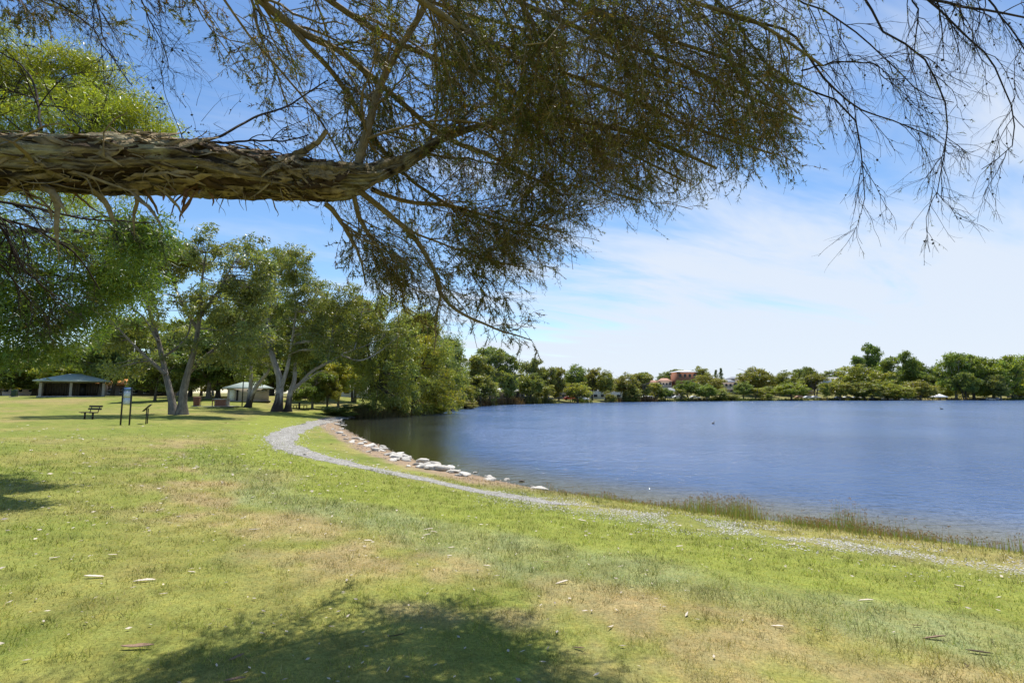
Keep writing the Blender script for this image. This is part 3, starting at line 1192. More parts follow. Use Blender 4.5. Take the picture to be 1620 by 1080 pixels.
def ribbon(P, W, Nv, thick=.0025):
    """A strip of bark: P (K,3) centre line, W (K,) widths, Nv (K,3) the way it faces."""
    K = len(P)
    T = norm(np.gradient(P, axis=0))
    S = norm(np.cross(T, Nv)) * (W / 2)[:, None]
    Nn = norm(np.cross(S, T))
    cup = Nn * (W * .18)[:, None]
    rows = [P - S + cup, P, P + S + cup, P + S + cup + Nn * thick, P + Nn * thick, P - S + cup + Nn * thick]
    V = np.stack(rows, 1).reshape(-1, 3)
    F = []
    for k in range(K - 1):
        for s in range(6):
            F.append([k * 6 + s, k * 6 + (s + 1) % 6, k * 6 + 6 + (s + 1) % 6, k * 6 + 6 + s])
    F += [[0, 5, 4, 1], [1, 4, 3, 2]]
    e = (K - 1) * 6
    F += [[e, e + 1, e + 4, e + 5], [e + 1, e + 2, e + 3, e + 4]]
    return V, np.array(F)


M['strip_pale'] = mat_plain('bark_strip_pale', (.24, .18, .105), .85, .45, 25, .15, .5, 0, 60)
M['strip_red'] = mat_plain('bark_strip_red', (.19, .105, .055), .85, .4, 25, .15, .5, 0, 60)
M['paperbark_dark'] = mat_plain('paperbark_dark', (.07, .043, .022), .85, .5, 12, .15, .8, 0, 45)
M['paperbark_plate'] = mat_plain('paperbark_plate', (.27, .205, .115), .85, .85, 11, .15, .8, 0, 45)
rg = np.random.default_rng(44)
small = Acc()


def limb_strip(px_pos, side, length, width, hang, mat, out=None, along=1.0, adhere=None):
    """side: angle round the limb (0 top, pi/2 towards the viewer, pi underneath)."""
    prj = project(LPp)[0]
    k = int(np.argmin(np.abs(prj - px_pos) + (LPp[:, 1] > 6) * 1e4))
    k = min(max(k, 1), len(LPp) - 2)
    T = norm(LPp[k + 1] - LPp[k - 1])
    up = norm(np.array([0, 0, 1.]) - T * T[2])
    vw = np.cross(T, up)
    if vw[1] > 0:
        vw = -vw
    n = up * math.cos(side) + vw * math.sin(side)
    P = [LPp[k] + n * LRr[k] * .98]
    d = norm(T * along * rg.uniform(.6, 1) + n * .16 + rg.normal(0, .2, 3))
    K = 9
    for i in range(K - 1):
        d = norm(d + np.array([0, 0, -hang / K]) + rg.normal(0, .22, 3) + n * .02)
        P.append(P[-1] + d * length / (K - 1))
    P = np.array(P)
    if adhere is not None:                               # lies on the limb and lifts only towards its tip
        jn = ((P[:, None, :] - LPp[None]) ** 2).sum(2).argmin(1)
        rad = P - LPp[jn]
        lift = LRr[jn] * (1.02 + .05 * rg.random()) + np.linspace(0, 1, K) ** 2 * adhere
        P = LPp[jn] + norm(rad) * lift[:, None] + 0 * P
        tt = norm(np.gradient(LPp, axis=0))[jn]
        P = P + tt * (((np.linspace(0, 1, K) * length * along * .9) - ((P - P[0]) * tt).sum(1)))[:, None]
    W = width * .45 * np.interp(np.linspace(0, 1, K), [0, .25, .7, 1], [1, 1.05, .7, .15]) * rg.uniform(.8, 1.2, K)
    nv = np.array([n + rg.normal(0, .2, 3)] * K) + np.linspace(0, 1, K)[:, None] * rg.normal(0, .9 if adhere is None else .25, 3)
    V, F = ribbon(P, W, nv)
    if out is not None:
        out.add(V - ORG, F)
        return None
    a = Acc()
    a.add(V - ORG, F)
    return a.build('bark_strip', mat, limb)


for q in [(105, 1.5, .17, .045, 1.6), (128, .7, .22, .04, 1.8), (140, .9, .26, .03, 1.6), (120, .6, .14, .05, 1.2), (118, 1.2, .30, .05, 3.0),
          (110, 2.2, .26, .022, 2.6), (135, 2.3, .22, .02, 2.4), (20, 2.0, .4, .06, .5), (60, 1.9, .45, .05, .6), (90, 2.2, .5, .045, .7), (30, 2.6, .4, .07, .8), (75, 2.7, .5, .08, .9),
          (-10, 1.6, .5, .06, .4), (40, 1.4, .35, .04, .4), (150, 2.6, .5, .05, .7), (180, 2.7, .45, .05, .7), (170, 2.9, .4, .07, 1.2), (200, 2.8, .35, .05, .9), (150, 3.0, .35, .09, 1.4), (225, 2.8, .3, .05, 1.5),
          (130, 2.9, .3, .09, 1.6), (60, 3.0, .35, .1, 1.2), (20, 3.0, .3, .1, 1.2), (300, .5, .15, .04, .6), (350, .6, .2, .04, .7), (250, .6, .3, .04, .5), (200, .7, .3, .04, .5), (420, 1.2, .16, .03, 1.5), (455, 1.4, .2, .025, 1.8),
          (470, 1.7, .2, .03, 1.4), (400, .8, .2, .05, .8), (500, 1.5, .16, .03, 1.2)]:
    limb_strip(q[0], q[1], q[2], q[3], q[4], M['strip_pale'])
for q in [(312, 3.0, .28, .07, 3.2, -1), (306, 2.8, .30, .05, 3.4, -1), (318, 3.1, .24, .09, 3.0, -1), (300, 3.0, .20, .05, 3.5, -1), (290, 2.9, .22, .05, 3.5, -1), (255, 3.0, .13, .05, 4, 1), (240, 3.0, .15, .06, 4, 1), (325, 3.2, .12, .04, 4, 1),
          (180, 3.0, .25, .08, 1.5, 1), (215, 3.1, .2, .07, 2.5, 1), (100, 3.1, .25, .1, 1.6, 1), (40, 3.2, .22, .1, 1.6, 1), (160, 1.3, .22, .05, 2.2, 1)]:
    limb_strip(q[0], q[1], q[2], q[3], q[4], M['strip_red'], None, q[5])
for _ in range(420):
    limb_strip(rg.uniform(-150, 560), rg.uniform(-1.2, 3.6), rg.uniform(.05, .2), rg.uniform(.006, .026), rg.uniform(.2, 2.2), None, small, rg.choice([-1, 1]))
tag(small.build('bark_flakes', M['strip_pale'], limb), kind='stuff')
plates, dark_plates = Acc(), Acc()
for q_ in range(380):
    limb_strip(rg.uniform(-200, 570), rg.uniform(-1.3, 3.3), rg.uniform(.10, .34), rg.uniform(.04, .15), rg.uniform(.0, .4), None, dark_plates if q_ % 3 == 0 else plates, rg.choice([-1, 1]), rg.uniform(0, .05))
tag(plates.build('bark_plates', M['paperbark_plate'], limb), kind='stuff')
tag(dark_plates.build('dark_bark_plates', M['paperbark_dark'], limb), kind='stuff')

# boughs: (points with distance, thickness in photo pixels at both ends, leafiness)
BOUGH = [
    ([(250, -160, 4.0), (380, -30, 4.3), (467, 43, 4.6), (533, 77, 4.8), (620, 150, 5.0), (700, 215, 5.2), (790, 255, 5.4), (890, 310, 5.5)], 17, 3, 1.0),
    ([(300, -90, 4.2), (343, -20, 4.5), (393, 53, 4.7), (443, 110, 4.9), (517, 207, 5.1), (560, 300, 5.2), (570, 380, 5.2)], 5, 2, .45),
    ([(455, 35, 4.6), (500, 90, 4.7), (540, 133, 4.9), (600, 230, 5.1), (670, 300, 5.3), (760, 350, 5.4), (860, 385, 5.5)], 9, 3, 1.0),
    ([(330, -150, 4.1), (480, -30, 4.4), (560, 30, 4.6), (640, 75, 4.8), (760, 120, 5.0), (880, 190, 5.0), (1000, 250, 4.9), (1090, 295, 4.8)], 13, 3, 1.0),
    ([(520, -130, 3.28), (640, -20, 3.43), (740, 55, 3.59), (850, 105, 3.67), (980, 150, 3.59), (1100, 205, 3.51), (1225, 250, 3.43)], 12, 3, 1.0),
    ([(660, -130, 3.12), (780, -20, 3.28), (900, 45, 3.35), (1030, 90, 3.28), (1150, 140, 3.12), (1262, 195, 3.04)], 10, 3, 1.0),
    ([(560, 285, 4.1), (640, 258, 4.6), (700, 218, 4.8), (800, 190, 5.0), (900, 190, 5.1), (1010, 215, 5.0), (1130, 265, 4.8)], 18, 4, 1.0),
    ([(560, 290, 4.1), (575, 215, 4.3), (605, 120, 4.5), (655, 40, 4.5), (690, -40, 4.4), (720, -140, 4.2)], 14, 8, .55),
    ([(560, 295, 4.1), (610, 335, 4.4), (655, 375, 4.6), (688, 430, 4.7), (700, 470, 4.7), (755, 508, 4.7), (845, 542, 4.7)], 10, 1.6, .4),
    ([(640, 362, 4.5), (700, 385, 4.7), (760, 410, 4.8), (830, 425, 4.9)], 4, 2, 1.0),
    ([(690, 432, 4.7), (700, 470, 4.7), (693, 520, 4.7), (690, 560, 4.7)], 5, 1.6, .3),
    ([(590, 300, 4.3), (640, 320, 4.8), (720, 330, 5.2), (800, 350, 5.5), (890, 370, 5.6)], 8, 2, 1.0),
    ([(700, -140, 2.96), (820, -40, 3.04), (960, 20, 3.04), (1080, 60, 2.96), (1180, 100, 2.89), (1270, 170, 2.81)], 9, 3, 1.0),
    ([(880, -140, 2.81), (990, -40, 2.89), (1100, 10, 2.89), (1200, 45, 2.81), (1290, 110, 2.81)], 9, 3, .9),
    ([(515, 322, 4.0), (540, 350, 4.1), (560, 400, 4.3), (570, 450, 4.4)], 8, 1.6, .35),
    ([(560, 310, 4.1), (568, 340, 4.2), (600, 400, 4.4), (625, 470, 4.5)], 8, 1.6, .35),
    ([(440, -150, 5.0), (560, -60, 5.4), (700, 10, 5.7), (860, 60, 5.9), (1000, 110, 5.8), (1120, 160, 5.6)], 9, 3, 1.0),
    ([(760, 120, 5.0), (860, 230, 5.4), (940, 300, 5.5), (1010, 325, 5.5)], 6, 2, 1.0),
    # nearly bare sprays on the right
    ([(1010, -150, 3.5), (1090, -40, 3.5), (1134, 0, 3.5), (1165, 38, 3.5), (1214, 107, 3.5), (1268, 145, 3.5), (1325, 168, 3.5), (1355, 200, 3.5), (1362, 260, 3.5), (1368, 325, 3.5)], 7, 1.3, .0),
    ([(1165, 30, 3.5), (1249, 50, 3.5), (1306, 115, 3.5), (1364, 165, 3.5), (1440, 191, 3.5), (1498, 218, 3.5)], 5, 1.3, .0),
    ([(1240, -150, 3.4), (1340, -40, 3.4), (1371, 0, 3.4), (1398, 50, 3.4), (1452, 84, 3.4), (1478, 134, 3.4), (1500, 200, 3.4), (1480, 310, 3.4)], 5, 1.2, .0),
    ([(1280, -120, 3.3), (1420, -20, 3.3), (1459, 4, 3.3), (1536, 23, 3.3), (1620, 38, 3.3), (1720, 80, 3.3)], 7, 2, .0),
    ([(1380, -100, 3.3), (1440, -30, 3.3), (1520, 45, 3.3), (1570, 90, 3.3), (1600, 150, 3.3), (1612, 220, 3.3), (1560, 260, 3.3)], 4, 1.2, .0),
    ([(1268, 112, 3.5), (1330, 100, 3.5), (1390, 103, 3.5), (1405, 125, 3.5), (1445, 127, 3.5)], 3, 1.1, .0),
    ([(1490, -90, 3.2), (1570, 10, 3.2), (1610, 70, 3.2), (1640, 150, 3.2)], 4, 1.2, .0),
    ([(1130, -110, 3.4), (1230, -20, 3.4), (1330, 40, 3.4), (1400, 100, 3.4), (1450, 150, 3.4), (1500, 170, 3.4)], 4, 1.2, .1),
    # top left
    ([(-200, -60, 3.6), (-60, -40, 3.7), (60, -8, 3.8), (140, 40, 3.9), (168, 80, 3.9), (205, 138, 3.9)], 5, 1.3, .12),
    ([(60, -120, 3.7), (130, -40, 3.8), (150, 10, 3.8), (158, 60, 3.8), (178, 98, 3.8)], 4, 1.3, .12),
    ([(120, -130, 3.8), (200, -40, 3.9), (232, 25, 4.0), (252, 60, 4.0), (264, 105, 4.0)], 4, 1.3, .2),
    ([(220, -120, 3.9), (290, -30, 4.0), (330, 40, 4.1), (365, 85, 4.2), (385, 115, 4.2)], 4, 1.3, .3),
    ([(-140, -130, 3.6), (-40, -40, 3.8), (40, 0, 3.9), (110, 30, 3.9)], 5, 1.5, .55),
    ([(66, 205, 3.0), (62, 160, 3.1), (45, 118, 3.2), (-5, 85, 3.3)], 4, 2, .1),
    ([(60, 160, 3.1), (25, 150, 3.2), (-10, 140, 3.2)], 2.4, 1.4, .0),
    ([(135, 210, 3.1), (110, 185, 3.2), (78, 160, 3.3)], 2, 1, .0),
    ([(312, 228, 3.4), (360, 210, 3.5), (400, 188, 3.7), (460, 162, 3.9), (515, 122, 4.1)], 4.5, 2, .25),
    ([(330, 225, 3.4), (400, 226, 3.6), (450, 226, 3.8), (488, 217, 3.9)], 4, 2, .15),
    ([(293, 230, 3.3), (294, 212, 3.3), (312, 198, 3.3)], 2.2, 1, .0),
    ([(450, 258, 3.75), (478, 238, 3.8), (498, 222, 3.8), (512, 204, 3.8)], 11, 7, -1.),
    # dark sprays below the limb on the left
    ([(-140, 300, 3.6), (-20, 335, 3.9), (60, 360, 4.2), (120, 400, 4.5), (150, 450, 4.7)], 6, 2, .2),
    ([(-60, 300, 3.6), (50, 330, 3.9), (130, 345, 4.2), (200, 352, 4.5), (250, 352, 4.7)], 5, 1.6, .2),
    ([(-160, 330, 3.4), (-60, 370, 3.7), (0, 420, 4.0), (50, 480, 4.3)], 5, 2, .2),
    ([(-100, 300, 3.6), (0, 350, 3.9), (40, 420, 4.1), (110, 480, 4.4)], 5, 2, .2),
]
UP = [(-900, 60, 2.4), (-400, -120, 3.2), (200, -200, 3.9), (700, -190, 4.0), (1200, -170, 3.6), (1600, -140, 3.3)]
shaggy_tube('upper_limb', np.concatenate([[ORG + (.75, .25, 4.2)], wpts(UP[2:])]), [.17, .15, .12, .09, .05], 21, .12, 120, 24, paper)

KB = 16
for b in BOUGH:                                        # the sprays come nearer to the viewpoint towards the right
    b[0][:] = [(q[0], q[1], min(q[2] * (1.06 if b[3] >= .9 and q[0] < 900 else 1.0), float(np.interp(q[0], [690, 850, 1000, 1250], [9, 4.7, 3.9, 3.5])))) for q in b[0]]
BP = np.stack([resample(wpts(b[0]), KB) for b in BOUGH])
rg = np.random.default_rng(91)
wob = rg.normal(0, .012, BP.shape)
wob[:, 0] = 0
BP = BP + np.cumsum(wob, 1) * .5
BD = np.stack([np.linspace(b[0][0][2], b[0][-1][2], KB) for b in BOUGH])
BR = np.stack([np.interp(np.linspace(0, 1, KB), [0, 1], [b[1] / 2, b[2] / 2]) for b in BOUGH]) * BD / FPX
leafy = np.array([b[3] for b in BOUGH])
for i, b in enumerate(BOUGH):
    if b[1] >= 8:
        shaggy_tube('branch', BP[i], list(BR[i] * 1.05), 200 + i, .13, 70, 14, paper, M['twig'])
    else:
        V, F, G = tubes(BP[i:i + 1], BR[i:i + 1], 7)
        obj('branch', mesh_from('branch', V - ORG, [F], None, G, True, (M['twig_dark' if leafy[i] < .3 else 'twig'],)), paper)

LEAFY_POLY = np.array([(-400, -400), (-400, 40), (20, 70), (120, 60), (330, 60), (400, 150), (470, 210), (470, 330), (530, 420), (590, 470), (640, 470), (700, 440), (760, 460),
                       (800, 445), (850, 440), (905, 400), (925, 345), (980, 335), (1070, 335), (1110, 300), (1180, 300), (1262, 272), (1288, 215), (1285, 130), (1330, 60), (1340, -20), (1500, -400)], float)
DROOP_POLY = np.array([(450, 330), (480, 400), (560, 480), (640, 520), (700, 560), (860, 570), (860, 500), (800, 440), (700, 400)], float)
LEFT_POLY = np.array([(-900, 280), (260, 340), (270, 420), (220, 520), (100, 600), (-900, 640)], float)


def in_poly(px, py, poly):
    r_ = np.zeros(px.shape, bool)
    n = len(poly)
    for i in range(n):
        ax, ay = poly[i]
        bx, by = poly[(i + 1) % n]
        if ay == by:
            continue
        r_ ^= ((ay > py) != (by > py)) & (px < (bx - ax) * (py - ay) / (by - ay) + ax)
    return r_


def kept(P):
    px, py = project(P[:, -1])
    px, py = px + rg.normal(0, 22, len(px)), py + rg.normal(0, 22, len(px))
    low = in_poly(px, py, DROOP_POLY) & (rg.random(len(px)) < .55)
    return in_poly(px, py, LEAFY_POLY) | in_poly(px, py, LEFT_POLY) | low


twigs = Acc()
LPs, LDs, LTs = [], [], []
flow = np.array([.22, .05, -.1])
sel = leafy >= .3
wt = leafy[sel]
P0, R0 = BP[sel], BR[sel]
rep = np.maximum((wt * 2.3).round().astype(int), 1)
P0, R0 = np.repeat(P0, rep, 0), np.repeat(R0, rep, 0)
P1, R1, _ = grow(P0, R0, 22, .95, .45, (.4, 1.25), (.15, 1.0), 8, .5, .17, .42, .0045, rg, flow)
k1 = kept(P1)
P1, R1 = P1[k1], R1[k1]
P2, R2, _ = grow(P1, R1, 11, .44, .5, (.35, 1.1), (.1, 1.0), 5, .5, .22, .55, .0024, rg, flow * .5)
k2 = kept(P2)
P2, R2 = P2[k2], R2[k2]
P3, R3, _ = grow(P2, R2, 5, .17, .5, (.35, 1.1), (.15, 1.0), 3, .35, .24, .7, .0012, rg, flow * .2)
for P_, R_, s_ in ((P1, R1, 5), (P2, R2, 3), (P3, R3, 3)):
    V, F, G = tubes(P_, R_, s_)
    twigs.add(V - ORG, F, grain=G)
o = obj('twigs', twigs.mesh('twigs', M['twig'], True, grain=True), paper)
tag(o, kind='stuff')

# needle leaves along the shoots
def needles(P, n, l, w, r):
    m, K, _ = P.shape
    idx = np.repeat(np.arange(m), n)
    t = r.uniform(.1, 1.0, len(idx)) * (K - 1)
    i = np.minimum(t.astype(int), K - 2)
    f = (t - i)[:, None]
    p = P[idx, i] * (1 - f) + P[idx, i + 1] * f
    T = norm(P[idx, i + 1] - P[idx, i])
    D = norm(T * .8 + r.normal(0, .6, (len(idx), 3)))
    V = leaf_tris(p, D, l * r.uniform(.6, 1.35, len(idx)), w * r.uniform(.7, 1.3, len(idx)), r)
    px, _ = project(P[:, -1])
    hue = np.where(px < 250, .2, .0) + r.normal(0, .5, m)
    c = leaf_tint(len(idx), r, hue[idx], .35)
    dead = (r.random(m) < .16)[idx]
    c[dead] = c[dead] * np.array([1.25, .75, .6])
    return V, np.repeat(c, 3, 0)


tn = fbm(P3[:, -1, 0] * 3.2 + P3[:, -1, 2] * 1.3, P3[:, -1, 1] * 3.2 + P3[:, -1, 2] * 2.9, 3, 123) + rg.normal(0, .05, len(P3))
full = tn > np.quantile(tn, .52)                        # leaves sit in tufts, the shoots between are nearly bare
right = project(P3[:, -1])[0] + rg.normal(0, 60, len(P3)) > 860
V, C = needles(P3[full & ~right], 22, .034, .0078, rg)
Vr, Cr = needles(P3[full & right], 15, .028, .0056, rg)
V, C = np.concatenate([V, Vr]), np.concatenate([C, Cr])
Vb, Cb = needles(P3[~full], 5, .026, .005, rg)
V, C = np.concatenate([V, Vb]), np.concatenate([C, Cb])
V2, C2 = needles(P2, 5, .028, .0052, rg)
V = np.concatenate([V, V2])
C = np.concatenate([C, C2])
c = obj('crown', mesh_from('crown', V - ORG, [np.arange(len(V)).reshape(-1, 3)], C, None, False, (M['needles'],)), paper)
tag(c, kind='stuff')
print('overhang twigs', len(P1), len(P2), len(P3), 'needles', len(V) // 3)

# bare sprays: long curved twigs, a few leaves, woody seed capsules
bare = Acc()
sel = (leafy < .3) & (leafy >= 0)
P0, R0 = BP[sel], BR[sel]
P1, R1, _ = grow(P0, R0, 11, .46, .5, (.3, 1.0), (.15, 1.0), 8, 1.15, .15, .6, .0027, rg, flow * .6)
P2, R2, _ = grow(P1, R1, 6, .27, .5, (.3, .9), (.1, 1.0), 6, .55, .16, .65, .0017, rg, flow * .2)
P3, R3, _ = grow(P2, R2, 3, .11, .5, (.3, .9), (.2, 1.0), 4, .3, .16, .7, .0009, rg)


def not_limb(P):
    px, py = project(P[:, -1])
    return ~((px > 190) & (px < 480) & (py > 150) & (py < 330) & (rg.random(len(px)) < .8)) & ~((px < 190) & (py > 150) & (py < 330) & (rg.random(len(px)) < .6))


for k, (P_, R_, s_) in enumerate(((P1, R1, 5), (P2, R2, 4), (P3, R3, 3))):
    q = not_limb(P_)
    V, F, G = tubes(P_[q], R_[q], s_)
    bare.add(V - ORG, F, grain=G)
tag(obj('bare_twigs', bare.mesh('bare_twigs', M['twig_dark'], True, grain=True), paper), kind='stuff')
q = rg.random(len(P3)) < .16
q &= not_limb(P3)
V, C = needles(P3[q], 8, .020, .004, rg)
tag(obj('sparse_leaves', mesh_from('sparse_leaves', V - ORG, [np.arange(len(V)).reshape(-1, 3)], C, None, False, (M['needles'],)), paper), kind='stuff')
nc = 420
ci = rg.integers(0, len(P2), nc)
cp = P2[ci, rg.integers(0, 5, nc)] + rg.normal(0, .004, (nc, 3))
base = norm(np.array([[1, 0, 0], [0, 1, 0], [-1, 0, 0], [0, -1, 0], [0, 0, 1], [0, 0, -1]], float))
CV = (cp[:, None, :] - ORG + base[None] * rg.uniform(.005, .011, (nc, 1, 1)) * rg.uniform(.7, 1.3, (nc, 6, 1))).reshape(-1, 3)
T8 = np.array([[0, 1, 4], [1, 2, 4], [2, 3, 4], [3, 0, 4], [1, 0, 5], [2, 1, 5], [3, 2, 5], [0, 3, 5]])
tag(obj('seed_capsules', mesh_from('seed_capsules', CV, [(np.arange(nc)[:, None, None] * 6 + T8[None]).reshape(-1, 3)], np.full((len(CV), 3), .05), None, False, (M['pebble'],)), paper), kind='stuff')

# ------------------------------------------------------------------ the near trees on the left and the park trees
LOOK = dict(clump_r=.72, n_leaf=105, leaf=(.29, .115), droop=.8, strand=.35, twig_r=.022, dens=2.0, hollow=.35)
tree_px('paperbark_tree', 13.5, -170,
        [([(-170, 760), (-165, 600), (-150, 450), (-120, 330), (-90, 220)], .33, .06, .3),
         ([(-150, 450), (-80, 380), (0, 300), (80, 240), (150, 200)], .16, .03, -.5),
         ([(-140, 400), (-60, 250), (20, 160), (60, 110)], .15, .03, .6),
         ([(-120, 330), (0, 260), (120, 235), (230, 215)], .12, .02, 0.)],
        [(40, 120, 75, 55, 60, 0, 1.5), (140, 140, 55, 45, 45, .3, 1.4), (90, 200, 110, 50, 90, -.6, 1.1), (215, 200, 45, 38, 36, .1, 1.1), (258, 225, 30, 24, 16, 0., 1.0), (-60, 180, 110, 90, 80, .5, .9), (-160, 160, 130, 130, 80, 0, .8), (20, 300, 120, 55, 70, .5, .6),
         (190, 270, 50, 40, 30, .2, .9), (110, 90, 40, 24, 12, .3, 1.6), (175, 165, 40, 36, 22, .2, 1.5)],
        'yellow-green feathery tree rising behind the shaggy limb at the left edge', 301, bark='bark_dark', color=(1.0, 1.22, .62), depth=.8, dens=1.0,
        clump_r=.42, n_leaf=175, leaf=(.13, .022), droop=.35, twig_r=.014)
tree_px('paperbark_tree', 11.0, -260,
        [([(-260, 800), (-255, 620), (-240, 480), (-190, 400), (-120, 350)], .3, .05, .3),
         ([(-240, 480), (-120, 400), (0, 370), (120, 365), (215, 385)], .14, .02, -.4),
         ([(-230, 470), (-100, 470), (0, 480), (90, 520)], .12, .02, .3),
         ([(-230, 470), (-80, 430), (60, 430), (170, 460)], .12, .02, .6)],
        [(60, 400, 110, 45, 46, 0), (160, 380, 70, 40, 34, -.2, .6), (195, 440, 45, 40, 22, .1), (120, 470, 60, 45, 30, .3), (30, 485, 80, 45, 42, .2), (40, 535, 50, 26, 14, 0.), (-30, 560, 50, 26, 12, .1), (-90, 430, 120, 100, 50, .4), (-160, 540, 110, 70, 36, .0), (110, 515, 36, 28, 9, .1, .9), (236, 362, 32, 24, 16, -1.2), (205, 372, 34, 26, 16, -1.4)],
        'dark green drooping tree hanging in below the limb at the left edge', 302, bark='bark_dark', color=(.62, .84, .50), depth=.8, dens=1.15,
        clump_r=.36, n_leaf=105, leaf=(.13, .029), droop=.7, strand=.6, twig_r=.012)

tree_px('gum_tree', 42, 282,
        [([(276, 656), (270, 625), (262, 592), (252, 545), (236, 490), (215, 440), (203, 405)], .30, .05, 1.0),
         ([(288, 656), (290, 620), (297, 590), (308, 550), (316, 500), (318, 455), (326, 400)], .35, .05, -1.0),
         ([(297, 590), (320, 568), (345, 548), (376, 520)], .22, .05, 1.5), ([(262, 592), (240, 572), (212, 546), (188, 520)], .18, .05, -1.5),
         ([(312, 520), (288, 480), (268, 430), (258, 395)], .15, .04, 2.0), ([(314, 505), (345, 460), (370, 415)], .16, .04, -2.0), ([(258, 565), (285, 545), (300, 520), (303, 470)], .12, .04, 2.5), ([(250, 540), (225, 500), (180, 470)], .12, .03, 2.0)],
        [(255, 410, 62, 34, 26), (330, 395, 70, 32, 30), (390, 430, 46, 44, 22), (200, 450, 50, 40, 22), (290, 455, 80, 40, 26), (365, 490, 52, 36, 18), (180, 525, 40, 30, 12), (240, 520, 60, 36, 14), (410, 480, 36, 40, 14), (330, 545, 50, 26, 9), (225, 400, 44, 28, 12),
         (160, 480, 30, 30, 8), (395, 540, 30, 30, 8), (205, 575, 32, 20, 6), (412, 440, 34, 44, 14)],
        'large forked grey-barked gum tree beside the signs on the lawn', 311, bark='bark_grey', color=(.98, 1.0, 1.05), **{**LOOK, 'dens': 1.4})
tree_px('gum_tree', 56, 438,
        [([(438, 649), (443, 618), (441, 592), (431, 565), (424, 520), (430, 470), (440, 415)], .46, .06, .5), ([(445, 612), (455, 580), (462, 540), (468, 490), (462, 440)], .24, .05, -1.0), ([(424, 520), (406, 490), (396, 450)], .2, .05, 1.0)],
        [(462, 420, 40, 28, 18), (485, 462, 38, 34, 18), (440, 445, 40, 36, 18), (498, 505, 32, 34, 14), (445, 505, 44, 34, 16), (412, 480, 30, 30, 10), (470, 550, 34, 24, 10), (415, 550, 30, 26, 8), (505, 545, 26, 26, 7), (448, 398, 24, 14, 7)],
        'tall gum with a dark foot and white stems, tallest crown of the shore group', 312, bark='bark_gum', color=(1.0, 1.02, .95), **LOOK)
tree_px('gum_tree', 61, 396,
        [([(392, 642), (400, 622), (410, 605), (424, 588), (436, 560)], .36, .10, 0.), ([(393, 640), (397, 600), (396, 560), (398, 520)], .30, .08, 1.)],
        [(388, 560, 34, 28, 14), (420, 540, 28, 26, 10), (380, 510, 34, 28, 12), (400, 590, 26, 14, 6)],
        'gum with a leaning dark trunk in front of the pale toilet block', 313, bark='bark_gum', color=(.9, .98, .9), **LOOK)
tree_px('gum_tree', 57, 457,
        [([(455, 646), (459, 622), (466, 600), (467, 570), (474, 535)], .38, .09, 0.), ([(461, 618), (476, 606), (492, 588), (520, 573), (546, 558), (575, 548), (607, 534)], .22, .04, .8),
         ([(464, 612), (480, 604), (500, 590), (512, 586)], .14, .04, .3), ([(540, 562), (570, 570), (600, 556), (620, 540)], .12, .04, .6), ([(518, 575), (524, 540), (528, 505), (540, 468)], .12, .03, -.5), ([(560, 553), (568, 525), (572, 495)], .1, .03, .9), ([(470, 560), (480, 540), (500, 510), (520, 490)], .1, .03, -.8)],
        [(522, 505, 40, 36, 16), (565, 500, 40, 32, 16), (598, 528, 34, 24, 10), (480, 545, 26, 24, 8), (548, 545, 34, 20, 8), (540, 470, 34, 22, 10), (620, 520, 24, 20, 6)],
        'gum with smooth white limbs leaning out towards the lake', 314, bark='bark_gum', color=(1.0, 1.0, .9), **LOOK)
BANK = dict(clump_r=.85, n_leaf=120, leaf=(.33, .13), droop=1.0, strand=.6, dens=1.5, hollow=.35, twig_r=.022)
tree_px('weeping_tree', 62, 594,
        [([(590, 656), (592, 620), (586, 580), (580, 530), (575, 490)], .34, .06, .5), ([(592, 620), (610, 570), (622, 520)], .2, .05, -.5)],
        [(572, 500, 40, 30, 18), (606, 490, 40, 30, 18), (586, 545, 46, 36, 22), (625, 545, 36, 36, 16), (610, 600, 46, 34, 20), (575, 598, 30, 30, 12), (640, 620, 36, 30, 14), (600, 632, 40, 18, 10)],
        'dense weeping tree at the water edge, nearest to the bay', 315, bark='bark_dark', color=(1.15, 1.2, .95), **BANK)
tree_px('weeping_tree', 69, 655,
        [([(655, 652), (652, 610), (648, 560), (645, 510)], .36, .06, 0.), ([(652, 610), (672, 570), (688, 540)], .2, .05, .5)],
        [(640, 505, 34, 34, 16, 0, .9), (665, 545, 40, 36, 18, 0, .8), (645, 580, 40, 36, 18), (680, 600, 36, 36, 16, 0, .8), (660, 632, 42, 20, 12), (700, 628, 26, 22, 9, 0, .9), (690, 560, 24, 30, 9)],
        'dense yellow-green weeping tree at the water, second from the bay', 316, bark='bark_dark', color=(1.28, 1.28, .85), **BANK)
tree_px('weeping_tree', 84, 712,
        [([(712, 646), (712, 620), (706, 580), (702, 545)], .34, .06, 0.)],
        [(700, 545, 28, 22, 12), (715, 580, 30, 30, 14), (700, 605, 26, 24, 10), (728, 612, 24, 22, 9), (715, 630, 26, 14, 7)],
        'grey-green tree at the water where the bank bends away', 317, bark='bark_dark', color=(1.05, 1.12, 1.0), **BANK)
